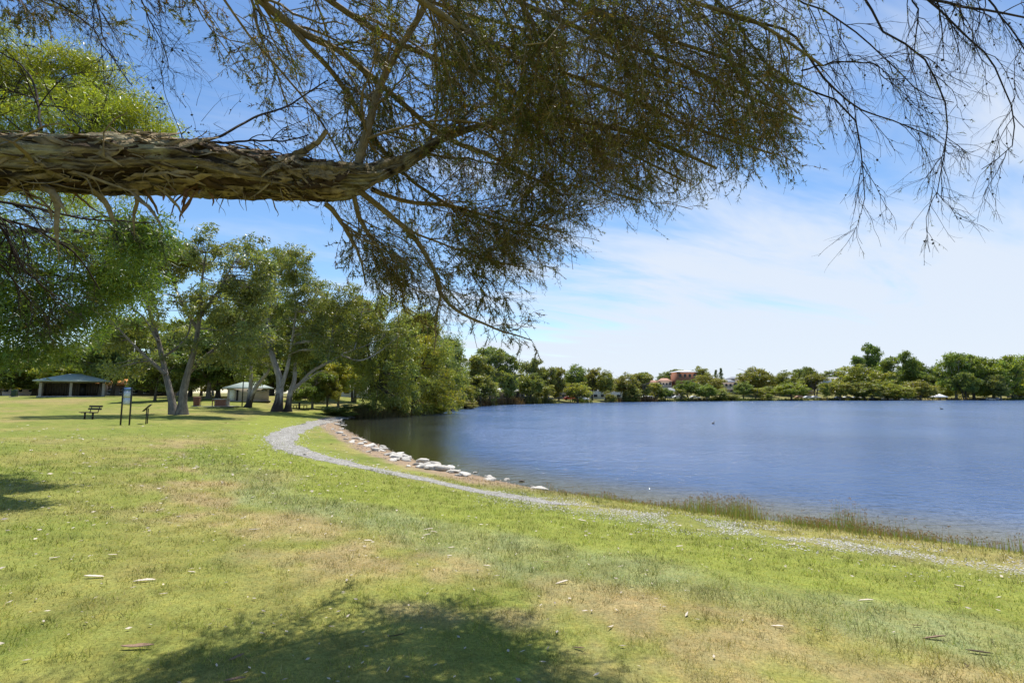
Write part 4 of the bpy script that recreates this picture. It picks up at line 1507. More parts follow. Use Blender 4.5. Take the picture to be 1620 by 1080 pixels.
# round low growth at the foot of the weeping trees
for px, top, D, w, i, c, lab in [(540, 634, 58, 60, 0, (.7, .85, .7), 'low dark green shrub at the end of the gravel path'), (575, 638, 61, 50, 1, (.85, .9, .7), 'low shrub between the path end and the weeping tree'),
                                 (628, 634, 63, 44, 2, (1.1, .85, .6), 'brown-tinged shrub under the weeping trees at the water'), (688, 632, 70, 46, 0, (1.25, 1.25, .7), 'bright yellow-green shrub at the water under the weeping trees'),
                                 (735, 634, 92, 40, 1, (1.0, .85, .6), 'olive shrub on the bank beyond the weeping trees')]:
    far_tree(px, top, D, w, 'bush', i, lab, c, None, None, False, 'shrub', 'shrub')
for px, top, D, w, kind, i, c, lab in [
        (495, 572, 64, 50, 'gum', 0, (.75, .9, .75), 'small dark tree with a straight trunk beside the picnic table'),
        (518, 580, 66, 34, 'gum', 1, (1.1, 1.0, .8), 'slender tree between the picnic table and the lake'),
        (536, 572, 70, 48, 'gum', 2, (1.7, 1.5, .7), 'small golden-green tree in front of the white cottage'),
        (245, 545, 66, 70, 'gum', 3, (.85, .95, .9), 'dark trunked tree right behind the large forked gum'),
        (330, 520, 72, 90, 'dome', 0, (.6, .78, .62), 'dark shady tree behind the rubbish bin'),
        (300, 555, 78, 70, 'dome', 1, (.65, .8, .65), 'dark spreading tree behind the forked gum trunk'),
        (375, 500, 84, 90, 'tall', 0, (.75, .85, .7), 'dark tree rising behind the toilet block'),
        (118, 552, 96, 84, 'dome', 2, (1.2, 1.2, .75), 'round bright green tree behind the picnic shelter'),
        (55, 545, 104, 100, 'dome', 3, (.9, 1.0, .8), 'dark tree behind the left end of the picnic shelter'),
        (-20, 560, 98, 90, 'gum', 0, (.9, 1.0, .8), 'tree at the left edge beyond the green bin'),
        (175, 520, 110, 80, 'gum', 1, (.85, .95, .9), 'open tree between the shelter and the light pole'),
        (205, 500, 118, 90, 'gum', 2, (.85, .95, .95), 'open tree behind the light pole'),
        (345, 478, 74, 84, 'tall', 3, (.9, 1.0, .75), 'full tree standing close behind the crown of the forked gum'), (160, 470, 82, 90, 'gum', 0, (.8, .95, .8), 'leafy tree left behind the forked gum'), (285, 500, 88, 100, 'tall', 2, (.85, .98, .75), 'full dark tree seen through the forked gum'), (500, 520, 78, 70, 'tall', 1, (.85, .95, .7), 'full tree behind the white leaning limbs, left of the tallest'),
        (430, 480, 104, 90, 'tall', 1, (.8, .88, .7), 'tree filling the gap behind the tall white-stemmed gum'),
        (520, 470, 92, 80, 'tall', 2, (.9, .95, .75), 'tall tree behind the leaning white limbs'),
        (560, 462, 88, 64, 'gum', 3, (1.0, .95, .75), 'olive gum crown above the leaning white limbs'),
        (628, 462, 90, 60, 'gum', 0, (.85, .95, .8), 'dark gum crown standing up behind the weeping trees'),
        (660, 492, 96, 64, 'tall', 3, (.95, 1.0, .75), 'tall tree behind the second weeping tree'),
        (480, 560, 110, 90, 'dome', 0, (.7, .82, .65), 'dark tree far behind the picnic table'),
        (600, 560, 112, 80, 'dome', 1, (.7, .82, .65), 'dark tree right of the white cottage'),
        (400, 575, 130, 90, 'dome', 2, (.75, .85, .7), 'dark tree behind the toilet block roof'),
        (270, 560, 120, 80, 'tall', 2, (.8, .9, .75), 'tree behind the orange roof'),
        (150, 575, 128, 60, 'gum', 3, (.9, .95, .8), 'small tree behind the shelter chimney')]:
    far_tree(px, top, D, w, kind, i, lab, c, None, None, False)

rg = np.random.default_rng(72)
HABIT = {'dome': 'round-crowned', 'gum': 'open-crowned', 'tall': 'upright'}


def park_bg(px, k):
    w = ('beyond the left edge of the shelter' if px < 60 else 'behind the picnic shelter' if px < 175 else 'behind the orange-roofed house' if px < 270 else 'far behind the rubbish bin' if px < 345 else
         'far behind the toilet block' if px < 440 else 'far behind the picnic table' if px < 530 else 'behind the white cottage' if px < 600 else 'far behind the weeping trees')
    return '%s tree in the back row of the park, %s' % (HABIT[['dome', 'gum', 'tall', 'dome'][k % 4]], w)


def lake_bg(px, k):
    w = ('behind the start of the far shore' if px < 790 else 'behind the airy far gum' if px < 870 else 'behind the dark round far crown' if px < 950 else 'left of the terracotta roofs' if px < 1030 else
         'right of the far conifers' if px < 1230 else 'behind the low round green far tree' if px < 1300 else 'behind the white modern house' if px < 1345 else 'behind the big dome' if px < 1390 else 'behind the tall clumpy far gums' if px < 1470 else
         'behind the kiosk' if px < 1510 else 'deep in the right-hand far grove')
    return '%s background tree %s' % (HABIT[['dome', 'gum', 'dome', 'tall'][k % 4]], w)


for k in range(34):                                 # the wood that closes the park behind
    px = -70 + k * 23 + rg.uniform(-9, 9)
    if 170 < px < 260 and k % 2:
        continue
    D = rg.uniform(118, 165)
    far_tree(px, rg.uniform(545, 582), D, rg.uniform(50, 80), ['dome', 'gum', 'tall', 'dome'][k % 4], int(rg.integers(0, 4)), park_bg(px, k), (rg.uniform(.7, 1.1), rg.uniform(.8, 1.05), rg.uniform(.6, .8)), 'background trees behind the park')

# ------------------------------------------------------------------ trees across the lake: (x, top, distance, width, habit, mesh, tint, label)
FAR = [
    (718, 536, 118, 56, 'tall', 0, (.8, .9, .8), 'tall dark gum where the far shore begins'), (752, 556, 122, 60, 'gum', 1, (.95, .95, .8), 'olive gum beside the tall dark one at the start of the far shore'),
    (775, 547, 130, 64, 'gum', 2, (.85, .95, .85), 'tall loose gum above the start of the far shore'), (802, 558, 138, 50, 'tall', 1, (.72, .85, .8), 'dark upright tree near the start of the far shore'),
    (835, 562, 160, 46, 'gum', 3, (.95, 1.0, 1.1), 'airy grey-green gum with sky showing through on the far shore'), (760, 588, 118, 60, 'dome', 0, (1.0, 1.0, .85), 'low spreading tree at the start of the far shore'),
    (740, 604, 112, 40, 'bush', 1, (1.25, 1.2, .7), 'bright bush at the bend of the far shore'), (838, 585, 146, 46, 'dome', 1, (.9, .95, .75), 'rounded olive tree left of the far houses'),
    (862, 577, 160, 40, 'gum', 0, (.95, .95, .75), 'mid-height gum between the airy gum and the dark round crown'), (884, 580, 165, 36, 'tall', 2, (1.0, .92, .75), 'brownish gum left of the dark round crown'),
    (912, 571, 178, 36, 'dome', 2, (.8, .95, .75), 'dark round crown highest above the left far shore'), (937, 579, 182, 34, 'gum', 1, (1.0, .9, .8), 'brown-green gum right of the dark round crown'),
    (958, 581, 180, 32, 'dome', 3, (1.0, 1.0, .75), 'rounded gum with a dark trunk above the pale blue house'), (990, 587, 185, 44, 'dome', 0, (1.05, .95, .75), 'wide olive tree above the pale far house'),
    (1018, 589, 190, 40, 'gum', 2, (1.0, .95, .75), 'olive gum at the right end of the left far group'), (914, 602, 160, 46, 'dome', 1, (1.25, 1.2, .75), 'low bright umbrella-shaped tree by the far water'),
    (868, 606, 152, 30, 'bush', 0, (1.1, 1.05, .75), 'bush left of the umbrella-shaped tree on the far shore'), (1000, 612, 180, 34, 'bush', 1, (.9, .9, .75), 'bush under the wide olive far tree'),
    (965, 612, 172, 26, 'bush', 2, (1.0, .95, .7), 'bush in front of the pale blue far house'), (1036, 603, 196, 40, 'bush', 0, (1.15, 1.15, .75), 'bright bush left of the terracotta roofs'),
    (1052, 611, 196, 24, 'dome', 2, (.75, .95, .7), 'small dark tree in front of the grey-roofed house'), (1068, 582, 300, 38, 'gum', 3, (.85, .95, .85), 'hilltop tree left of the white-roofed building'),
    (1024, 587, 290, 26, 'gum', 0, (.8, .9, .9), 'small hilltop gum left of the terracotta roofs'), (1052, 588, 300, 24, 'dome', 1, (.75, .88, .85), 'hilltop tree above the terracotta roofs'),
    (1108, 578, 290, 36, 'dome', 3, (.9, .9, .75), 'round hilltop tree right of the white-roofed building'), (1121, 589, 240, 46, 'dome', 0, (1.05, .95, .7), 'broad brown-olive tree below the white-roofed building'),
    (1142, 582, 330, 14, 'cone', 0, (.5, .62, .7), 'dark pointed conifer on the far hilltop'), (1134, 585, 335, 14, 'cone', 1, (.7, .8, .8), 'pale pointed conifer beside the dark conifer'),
    (1088, 598, 205, 44, 'dome', 1, (.62, .78, .55), 'dark leafy tree at the far water below the white roof'), (1117, 605, 205, 36, 'dome', 2, (.8, 1.0, .65), 'round green tree right of the dark leafy far tree'),
    (1137, 613, 208, 38, 'bush', 1, (.95, 1.0, .7), 'wide bush touching the far water'), (1158, 616, 210, 28, 'bush', 2, (1.0, 1.0, .7), 'bush at the far water left of the car park'),
    (1076, 613, 200, 24, 'bush', 0, (1.1, 1.1, .7), 'small bright bush by the far water below the terracotta roofs'),
    (1197, 577, 262, 56, 'dome', 2, (.95, .9, .75), 'large brown-green dome of a tree right of the far houses'), (1176, 602, 222, 30, 'dome', 3, (.8, .95, .8), 'small upright tree at the left foot of the large dome'),
    (1195, 611, 220, 34, 'bush', 0, (1.25, 1.2, .6), 'yellow-green bush at the foot of the large dome'), (1217, 621, 216, 17, 'bush', 1, (.95, 1.05, .6), 'single clipped-looking round bush at the far water'),
    (1243, 584, 270, 44, 'dome', 0, (.9, .95, .75), 'olive tree behind the low round dark-bottomed tree'), (1252, 602, 222, 48, 'dome', 1, (1.05, 1.15, .65), 'low wide round green tree on the far lawn'),
    (1286, 577, 290, 30, 'gum', 1, (.75, .85, .8), 'flat-topped gum breaking the far skyline'), (1270, 583, 300, 34, 'gum', 2, (.8, .88, .8), 'skyline gum left of the flat-topped one'),
    (1290, 587, 250, 42, 'gum', 3, (.85, .85, .7), 'dark brownish gum left of the white modern house'), (1318, 583, 320, 40, 'dome', 3, (.75, .85, .75), 'hilltop trees above the white modern house'),
    (1328, 599, 228, 42, 'dome', 2, (1.05, 1.0, .7), 'rounded olive tree below the white modern house'), (1308, 604, 226, 22, 'gum', 0, (1.1, 1.1, .7), 'slim tree left of the rounded olive one'),
    (1364, 574, 250, 70, 'dome', 0, (1.05, 1.05, .7), 'big smooth dome-shaped tree left of the tall gums'), (1368, 600, 228, 58, 'dome', 3, (.8, .82, .65), 'dark-bottomed tree standing in front of the big dome'),
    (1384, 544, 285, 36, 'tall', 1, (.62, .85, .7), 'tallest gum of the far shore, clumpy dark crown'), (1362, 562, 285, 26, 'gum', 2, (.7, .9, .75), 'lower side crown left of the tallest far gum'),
    (1410, 564, 270, 46, 'tall', 2, (.85, 1.0, .75), 'clumpy green gum right of the tallest one'), (1438, 556, 275, 36, 'tall', 3, (.8, .98, .75), 'second tall gum right of the tallest one'),
    (1404, 600, 232, 40, 'dome', 1, (1.15, 1.15, .65), 'bright low tree in front of the clumpy gums'), (1420, 606, 228, 46, 'dome', 2, (1.1, 1.1, .65), 'low spreading bright tree left of the white kiosk roof'),
    (1456, 599, 232, 44, 'dome', 0, (1.1, 1.0, .7), 'rounded brownish tree just left of the white kiosk roof'), (1460, 566, 285, 34, 'gum', 1, (.75, .9, .75), 'gum with drooping clumps right of the second tall gum'),
    (1482, 574, 275, 34, 'dome', 3, (.5, .68, .66), 'dark blue-green tree behind the white kiosk roof'), (1497, 598, 250, 26, 'bush', 2, (1.15, 1.2, .7), 'light green leafy bush right of the white kiosk roof'),
    (1512, 558, 245, 50, 'tall', 0, (.95, 1.12, .7), 'tall leafy tree at the left of the right-hand far grove'), (1540, 560, 245, 56, 'tall', 1, (.95, 1.1, .7), 'broad tall tree in the middle of the right-hand far grove'),
    (1572, 566, 245, 54, 'tall', 2, (1.05, 1.2, .7), 'bright tall tree in the right-hand far grove'), (1602, 563, 250, 50, 'tall', 3, (1.0, 1.15, .7), 'tall tree near the right edge of the far grove'),
    (1640, 560, 255, 60, 'tall', 0, (1.0, 1.12, .7), 'tall tree cut by the right edge of the picture'), (1583, 590, 235, 40, 'gum', 0, (.75, .8, .75), 'thin grey tree in front of the right-hand far grove'),
    (1526, 585, 238, 40, 'gum', 3, (.75, .88, .65), 'dark trunked tree at the front of the right-hand far grove')]
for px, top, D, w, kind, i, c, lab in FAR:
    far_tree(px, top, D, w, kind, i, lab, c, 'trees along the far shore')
rg = np.random.default_rng(71)
for k in range(92):
    if 1015 < 690 + k * 10.6 < 1175 or (k % 3 == 0 and k > 15):
        continue                                 # the wood that closes the gaps behind
    px = 690 + k * 10.6 + rg.uniform(-8, 8)
    D = np.interp(px, [690, 850, 1000, 1160, 1640], [165, 205, 245, 290, 290]) * rg.uniform(.85, 1.2)
    top = np.interp(px, [690, 800, 900, 1000, 1160, 1340, 1420, 1640], [572, 586, 596, 604, 606, 602, 586, 580]) + rg.uniform(-3, 6)
    far_tree(px, top, D, rg.uniform(34, 54), ['dome', 'gum', 'dome', 'tall'][k % 4], int(rg.integers(0, 4)), lake_bg(px, k), (rg.uniform(.7, 1.15), rg.uniform(.8, 1.1), rg.uniform(.55, .85)), 'background trees behind the far shore')


for k in range(64):                                 # low growth between the far trees
    px = 830 + k * 12.6 + rg.uniform(-6, 6)
    D = np.interp(px, [830, 1000, 1160, 1640], [178, 212, 246, 272]) * rg.uniform(.97, 1.12)
    if 1030 < px < 1500 or k % 2:
        continue
    far_tree(px, np.interp(px, [830, 1040, 1200, 1640], [611, 609, 610, 608]) + rg.uniform(-4, 5), D, rg.uniform(20, 38), 'bush', int(rg.integers(0, 4)), 'understorey shrub ' + ('near the start of the far shore' if px < 900 else 'between the pale far houses and the water' if px < 1040 else 'under the right-hand far grove'), (rg.uniform(.75, 1.1), rg.uniform(.85, 1.05), rg.uniform(.6, .8)), 'shrubs between the far shore trees', None, True, 'shrub', 'shrub')

# reeds and rough growth along the far waterline
rg = np.random.default_rng(15)
sp = LAKE
Ls = np.concatenate([[0], np.cumsum(np.linalg.norm(np.diff(sp, axis=0), axis=1))])
k0 = int(np.argmin(np.abs(sp[:, 0] - at_z(665, 651, WATER)[0]) + np.abs(sp[:, 1] - at_z(665, 651, WATER)[1])))
k1 = int(np.argmin(np.abs(sp[:, 0] - at_z(1620, 632.4, WATER)[0]) + np.abs(sp[:, 1] - at_z(1620, 632.4, WATER)[1])))
nf = 16000
t_ = Ls[k0] + (Ls[k1] + 30 - Ls[k0]) * rg.random(nf) ** 1.15
fx, fy = np.interp(t_, Ls, sp[:, 0]), np.interp(t_, Ls, sp[:, 1])
cl = fbm(t_ * .06, t_ * 0 + 3, 3, 88)
fx, fy = fx + rg.normal(0, 1.1, nf), fy + np.abs(rg.normal(0, 1.4, nf))
pxs = project(np.c_[fx, fy, np.zeros(nf)])[0]
keep = rg.random(nf) < np.where(pxs < 1040, .95, .55) * sstep(.25, .5, cl)
fx, fy, cl, pxs = fx[keep], fy[keep], cl[keep], pxs[keep]
nf = len(fx)
fh = np.where(pxs < 1040, 2.0, 1.0) * rg.uniform(.4, 1.1, nf) * (.5 + cl)
brn = np.clip(sstep(.42, .62, fbm(fx * .08, fy * .08, 3, 12)) + np.where(pxs < 900, .25, 0), 0, 1)
fc = lerp3((.085, .11, .03), (.155, .10, .055), brn) * rg.uniform(.6, 1.4, (nf, 1))
V, F, C = blades(fx, fy, fh, np.full(nf, .35), rg.uniform(0, .5, nf), fc, 16)
tag(obj('far_reed_bed', mesh_from('far_reed_bed', V, [F], C, None, False, (M['blade'],))), 'brown and green reeds along the far waterline', 'reeds', kind='stuff')
# dry undergrowth hanging into the water below the weeping trees
nu = 5000
t_ = rg.random(nu)
ux = np.interp(t_, [0, .5, 1], [-17.5, -14.5, -11.0]) + rg.normal(0, .6, nu)
uy = np.interp(t_, [0, .5, 1], [58.5, 60.5, 66.0]) + np.abs(rg.normal(0, 1.0, nu))
V, F, C = blades(ux, uy, rg.uniform(.3, 1.5, nu), np.full(nu, .09), rg.uniform(.1, 1.1, nu), lerp3((.22, .15, .07), (.10, .11, .04), rg.random(nu)), 17)
tag(obj('dry_undergrowth', mesh_from('dry_undergrowth', V, [F], C, None, False, (M['blade'],))), 'dry brown undergrowth at the water below the weeping trees', 'undergrowth', kind='stuff')

# ------------------------------------------------------------------ rocks
def rock_mesh(seed):
    r = np.random.default_rng(seed)
    n, m = 9, 14
    V = []
    for i in range(n):
        ph = math.pi * i / (n - 1)
        for j in range(m):
            th = 2 * math.pi * j / m
            V.append([math.sin(ph) * math.cos(th), math.sin(ph) * math.sin(th), math.cos(ph)])
    V = np.array(V)
    for _ in range(9):                                    # chip flat faces
        d = norm(r.normal(size=3) * np.array([1, 1, .8]))
        c = r.uniform(.45, .85)
        s = V @ d
        V = V - np.maximum(s - c, 0)[:, None] * d[None]
    nn = fbm(V[:, 0] * 3 + 5 + V[:, 2], V[:, 1] * 3 + 9 - V[:, 2], 3, seed)
    V = V * (1 + (nn - .5) * .35)[:, None]
    V[::m][0] = V[0]
    V[:m] = V[:m].mean(0)
    V[-m:] = V[-m:].mean(0)
    a = np.arange(n - 1)[:, None] * m + np.arange(m)[None]
    b = np.arange(n - 1)[:, None] * m + (np.arange(m)[None] + 1) % m
    F = np.stack([a, a + m, b + m, b], -1).reshape(-1, 4)
    return mesh_from('shore_rock', V, [F], None, None, False, (M['rock'],))


RK = [rock_mesh(s) for s in range(8)]
RKD = RK[2].copy()
RKD.materials.clear()
RKD.materials.append(M['rock_dark'])
rg = np.random.default_rng(19)


def rock(px, py, wpx, flat, label, k, dark=False, group='limestone rocks along the bay'):
    p = at_z(px, py, WATER + .02)
    s = wpx * p[1] / FPX / 2
    g = H(p[0], p[1])
    z = max(g, WATER - .03)
    o = obj('shore_rock', RKD if dark else RK[k % 8], None, (p[0], p[1], z + s * flat * .25), (rg.uniform(-.25, .25), rg.uniform(-.25, .25), rg.uniform(0, 6.28)), (s * 1.05, s * rg.uniform(.75, 1.1), s * flat))
    if label.startswith('pale limestone rock in the line'):
        d_ = float(shore_dist(p[:1], p[1:2])[0])
        label = '%s pale limestone rock %s %s' % ('small' if s < .14 else 'middling' if s < .25 else 'large', 'standing in the water' if d_ < -.12 else 'on the bare soil' if d_ > .25 else "at the water's edge",
                 'by the driftwood' if px > 690 else 'in the near half of the row' if px > 640 else 'in the middle of the row' if px > 595 else 'in the inner curve of the bay' if px > 555 else 'at the far end of the row')
    tag(o, label, 'rock', group)


for i, (px, py, w, fl, lab, dk) in enumerate([
        (752, 746, 18, .3, 'flat pale rock lying alone in the water, nearest to the rock line', False), (776, 757, 15, .7, 'upright pale rock at the end of the rock line', False),
        (769, 751, 6, .6, 'small stone behind the upright pale rock', False), (802, 758, 13, .6, 'rounded cream rock standing alone in the shallows', False),
        (824, 760, 13, .6, 'single dark brown rock in the shallows', True), (843, 768, 12, .3, 'thin pale rock just showing beyond the dark one', False),
        (854, 775, 30, .32, 'large low white rock, last of the row beside the reeds', False), (725, 735, 5, .5, 'tiny stone in the water off the rock line', False),
        (776, 764, 26, .35, 'long tan rock at the waters edge below the upright rock', False)]):
    rock(px, py, w, fl, lab, i, dk)
line = [(545, 664), (538, 668), (533, 673), (531, 681), (540, 689), (552, 692), (548, 699), (556, 703), (575, 697), (572, 708), (585, 709), (596, 707), (604, 714), (590, 718), (612, 722), (622, 727), (632, 724), (640, 722), (634, 732), (618, 730),
        (660, 737), (668, 735), (676, 742), (684, 739), (662, 744), (698, 742), (706, 741), (712, 750), (682, 749), (641, 730), (580, 702), (600, 712), (610, 708), (561, 694), (625, 734), (690, 735), (700, 748), (716, 744), (550, 661), (541, 671), (536, 678), (628, 718), (651, 740), (673, 747), (720, 752), (736, 757), (730, 760)]
for i, (px, py) in enumerate(line):
    for q in range(3 if i % 2 else 2):
        D = at_z(px, py, WATER)[1]
        rock(px + rg.normal(0, 5 + 3 * q), py + rg.normal(0, 1.6 + .8 * q) + 1, rg.uniform(.28, .72) * (1 if q == 0 else .5) * FPX / D, rg.uniform(.25, .5), 'pale limestone rock in the line of rocks edging the bay', i + q)
# driftwood
a = Acc()
p0, p1 = at_z(702, 749, WATER + .05), at_z(729, 748.5, WATER + .05)
P = resample([p0, p0 * .6 + p1 * .4 + (0, 0, .03), p1], 10)
V, F, G = tubes(P[None], np.linspace(.06, .03, 10)[None], 8)
a.add(V, F, grain=G)
o = obj('driftwood_log', a.mesh('driftwood_log', M['bark_dark'], True, grain=True))
tag(o, 'thin dark driftwood log lying among the rocks at the water', 'driftwood')

# ------------------------------------------------------------------ litter on the lawn
M['flake'] = mat_plain('dry_bark', (.62, .54, .44), .85, .25, 30, .2, .3)
M['flake_brown'] = mat_plain('brown_bark', (.28, .19, .13), .85, .3, 30, .2, .4)
M['flake_dark'] = mat_plain('dark_bark', (.10, .075, .05), .85, .3, 30, .2, .4)


def flake_mesh(seed, mat, curl):
    r = np.random.default_rng(seed)
    K = 9
    x = np.linspace(-.5, .5, K)
    P = np.stack([x, .06 * np.sin(x * r.uniform(2, 6)), curl * (x ** 2) * 1.2 + .02], 1)
    W = .30 * np.interp(np.linspace(0, 1, K), [0, .2, .6, .9, 1], [.12, .7, 1, .6, .1]) * r.uniform(.8, 1.2, K)
    V, F = ribbon(P, W, np.tile([0, r.normal(0, .2), 1.0], (K, 1)), .025)
    return mesh_from('bark_flake', V, [F], None, None, True, (mat,))


FL = {('p', i): flake_mesh(50 + i, M['flake'], c) for i, c in enumerate((.06, .16, .3, -.05))}
FL.update({('b', i): flake_mesh(60 + i, M['flake_brown'], c) for i, c in enumerate((.08, .2))})
FL.update({('d', i): flake_mesh(70 + i, M['flake_dark'], c) for i, c in enumerate((.08, .25))})
rg = np.random.default_rng(23)
LIT = [(217, 1026, 46, 'b', 1, 'long reddish brown curled bark piece left of the tree shadow', .1), (148, 914, 30, 'p', 0, 'long flat pale bark strip on the left lawn', 0.), (228, 920, 28, 'p', 3, 'slanting pale bark strip beside a small leaf on the left lawn', .4),
       (210, 931, 8, 'p', 1, 'small pale leaf just below the slanting bark strip', .8), (258, 941, 13, 'p', 1, 'pale leaf right of the slanting bark strip', .9), (86, 884, 16, 'p', 2, 'pale bark piece far left on the lawn', 0.), (178, 879, 14, 'p', 1, 'pale bark piece above a brown one on the left lawn', 0.),
       (177, 884, 15, 'b', 0, 'brown bark piece just below a pale one on the left lawn', .1), (403, 839, 17, 'p', 2, 'curled pale bark piece alone in the middle of the lawn', .2), (303, 906, 12, 'p', 1, 'pale leaf in the middle of the left lawn', 0.),
       (362, 966, 10, 'b', 0, 'small leaf at the upper rim of the tree shadow', .2), (626, 1008, 25, 'd', 1, 'dark lumpy bark scrap lying inside the tree shadow', .2), (374, 1042, 22, 'b', 1, 'pinkish bark piece in the left of the tree shadow', .6), (614, 1062, 14, 'p', 2, 'pale curled leaf at the bottom of the tree shadow', 1.4),
       (370, 1078, 34, 'b', 0, 'brown bark strip cut by the bottom edge of the picture', 0.), (524, 993, 9, 'p', 1, 'tiny pale leaf inside the top of the tree shadow', .3), (582, 856, 14, 'p', 0, 'pale bark piece in the dry band', -.2), (557, 872, 10, 'p', 1, 'pale leaf below the one in the dry band', 0.),
       (678, 838, 15, 'p', 0, 'topmost of three pale bark pieces lying together', 0.), (675, 847, 13, 'p', 1, 'lowest of three pale bark pieces lying together', .4), (686, 842, 12, 'p', 3, 'rightmost of three pale bark pieces lying together', -.4),
       (714, 867, 11, 'p', 1, 'pale leaf right of the dry band', .1), (711, 880, 8, 'p', 0, 'small pale leaf just below another right of the dry band', 0.), (770, 896, 14, 'p', 3, 'slanting pale leaf in the dry band centre', -.6), (786, 912, 9, 'p', 0, 'little leaf below the slanting one in the dry band', -.3),
       (888, 923, 22, 'p', 0, 'long white bark strip on the grey-green band', -.15), (816, 878, 9, 'p', 2, 'white curled leaf on the green strip', 1.2), (864, 890, 11, 'b', 0, 'pinkish leaf right of the white curled one', .2), (982, 897, 10, 'p', 1, 'white leaf at the upper edge of the dry band', .2), (921, 824, 14, 'p', 0, 'white bark piece near the path', 0.),
       (1086, 974, 16, 'p', 2, 'curved white bark piece in the dry band on the right', .9), (1230, 992, 18, 'p', 3, 'slanting white leaf on the grey-green band at right', -.6), (1370, 951, 22, 'p', 3, 'pale stick lying on the green strip at right', -.25), (1505, 954, 16, 'd', 0, 'dark leaf on the green strip at far right', -.3),
       (1478, 1011, 34, 'b', 0, 'brown bark strip on the green strip at far right', -.2), (1449, 991, 17, 'b', 0, 'narrow brown twig left of the brown bark strip', -.2), (1414, 1002, 9, 'p', 1, 'small white leaf left of the brown bark strip', .5), (915, 1027, 21, 'b', 0, 'brown stick lying in the right of the dry band', -.6), (966, 994, 22, 'p', 2, 'crumpled white bark by the dark bare patch', .9),
       (925, 968, 10, 'p', 1, 'white scrap on the dark bare patch', .2), (1294, 998, 14, 'd', 0, 'dark curled leaf on the grey-green band', -1.0), (1187, 886, 11, 'p', 1, 'white curled leaf on the right green strip', .6), (1075, 865, 12, 'p', 0, 'pale leaf on the green strip nearer the path', 0.), (1252, 862, 14, 'p', 0, 'white bark piece beside the shell drift', 0.),
       (1518, 928, 12, 'p', 2, 'curved white leaf far right near the bank', -.8), (1580, 946, 10, 'p', 1, 'white scrap at the right edge of the lawn', .1), (1549, 919, 9, 'p', 0, 'white leaf near the bank at the far right', .1), (1550, 1034, 34, 'd', 0, 'thin dark twig near the bottom right corner', -.35), (1530, 1055, 14, 'd', 1, 'dark leaf near the bottom right corner', 1.2)]
for px, py, w, kd, i, lab, rz in LIT:
    p = on_ground(px, py)
    s = w * p[1] / FPX
    o = obj('bark_flake', FL[(kd, i)], None, (p[0], p[1], p[2] + .010), (rg.normal(0, .12), rg.normal(0, .12), rz), (s, s * rg.uniform(.38, .65), max(s * .8, .06)))
    tag(o, lab, 'bark' if 'bark' in lab else 'leaf', 'bark and leaves fallen on the lawn')
# the mass of little leaves further off
nl = 6400
r_ = 3.2 * (38 / 3.2) ** rg.random(nl)
a_ = np.radians(rg.uniform(-50, 50, nl))
lx, ly = r_ * np.sin(a_), r_ * np.cos(a_)
ld = shore_dist(lx, ly)
keep = (ld > 2.2) & (rg.random(nl) < sstep(3, 16, r_) * .8 + .2) & (rg.random(nl) < np.where(lx < -.25 * ly, 1.0, .5) * sstep(.35, .6, fbm(lx * .3, ly * .3, 3, 7)) + .06)
lx, ly, r_ = lx[keep], ly[keep], r_[keep]
nl = len(lx)
lz = terrain(lx, ly) + .012 + .012 * np.clip(r_ / 8, 0, 1.6)
aa = rg.random(nl) * 6.283
ll = rg.uniform(.018, .045, nl) * np.clip(r_ / 10, .6, 2.0)
ww = ll * rg.uniform(.25, .5, nl)
cx, sx_ = np.cos(aa), np.sin(aa)
ctr = np.c_[lx, ly, lz]
dx = np.c_[cx * ll, sx_ * ll, rg.normal(0, .1, nl) * ll]
dy = np.c_[-sx_ * ww, cx * ww, rg.uniform(-.2, .6, nl) * ww]
V = np.stack([ctr - dx, ctr + dy, ctr + dx, ctr - dy], 1).reshape(-1, 3)
g = rg.uniform(.45, 1.0, nl)
C = np.repeat(np.stack([.60 * g, .52 * g, .41 * g], 1), 4, 0)
tag(obj('leaf_litter', mesh_from('leaf_litter', V, [np.arange(4 * nl).reshape(-1, 4)], C, None, False, (M['pebble'],))), 'small pale dead leaves scattered over the lawn', 'leaf litter', kind='stuff')

# ------------------------------------------------------------------ park furniture
M['black'] = mat_plain('black_paint', (.016, .015, .016), .45, .2, 8, .4)
M['timber'] = mat_plain('weathered_timber', (.055, .04, .03), .75, .3, 14, .25, .4)
M['brown'] = mat_plain('brown_board', (.10, .05, .03), .6, .25, 10, .3)
M['white'] = mat_plain('white_paint', (.78, .78, .76), .6, .06, 5, .3)
M['cream'] = mat_plain('cream_wall', (.44, .385, .335), .85, .12, 3, .2, .2)
M['pink_wall'] = mat_plain('pinkish_wall', (.50, .40, .34), .85, .1, 3, .2, .2)
M['green_roof'] = mat_plain('green_metal_roof', (.34, .40, .35), .6, .15, 3, .4)
M['grey_roof'] = mat_plain('grey_roof', (.22, .23, .25), .7, .15, 3, .3)
M['terracotta'] = mat_plain('terracotta_roof', (.46, .27, .19), .8, .2, 4, .2, .4)
M['orange_roof'] = mat_plain('orange_roof', (.62, .27, .07), .75, .15, 4, .2)
M['white_roof'] = mat_plain('white_roof', (.80, .80, .80), .5, .05, 3, .4)
M['brick'] = mat_plain('brick', (.30, .14, .09), .9, .3, 30, .15, .4)
M['dark_wall'] = mat_plain('dark_boards', (.16, .135, .12), .85, .25, 8, .2, .2)
M['glass'] = mat_plain('window_glass', (.03, .035, .045), .12, .1, 2, .6)
M['bin_green'] = mat_plain('bin_green', (.02, .045, .03), .5, .2, 8, .3)
M['steel'] = mat_plain('galvanised_steel', (.42, .43, .44), .45, .12, 6, .5, 0, .6)
M['red_brown'] = mat_plain('red_brown_steel', (.17, .07, .05), .6, .3, 10, .3)
M['blueish'] = mat_plain('sign_sheet', (.70, .76, .88), .5, .08, 20, .3)
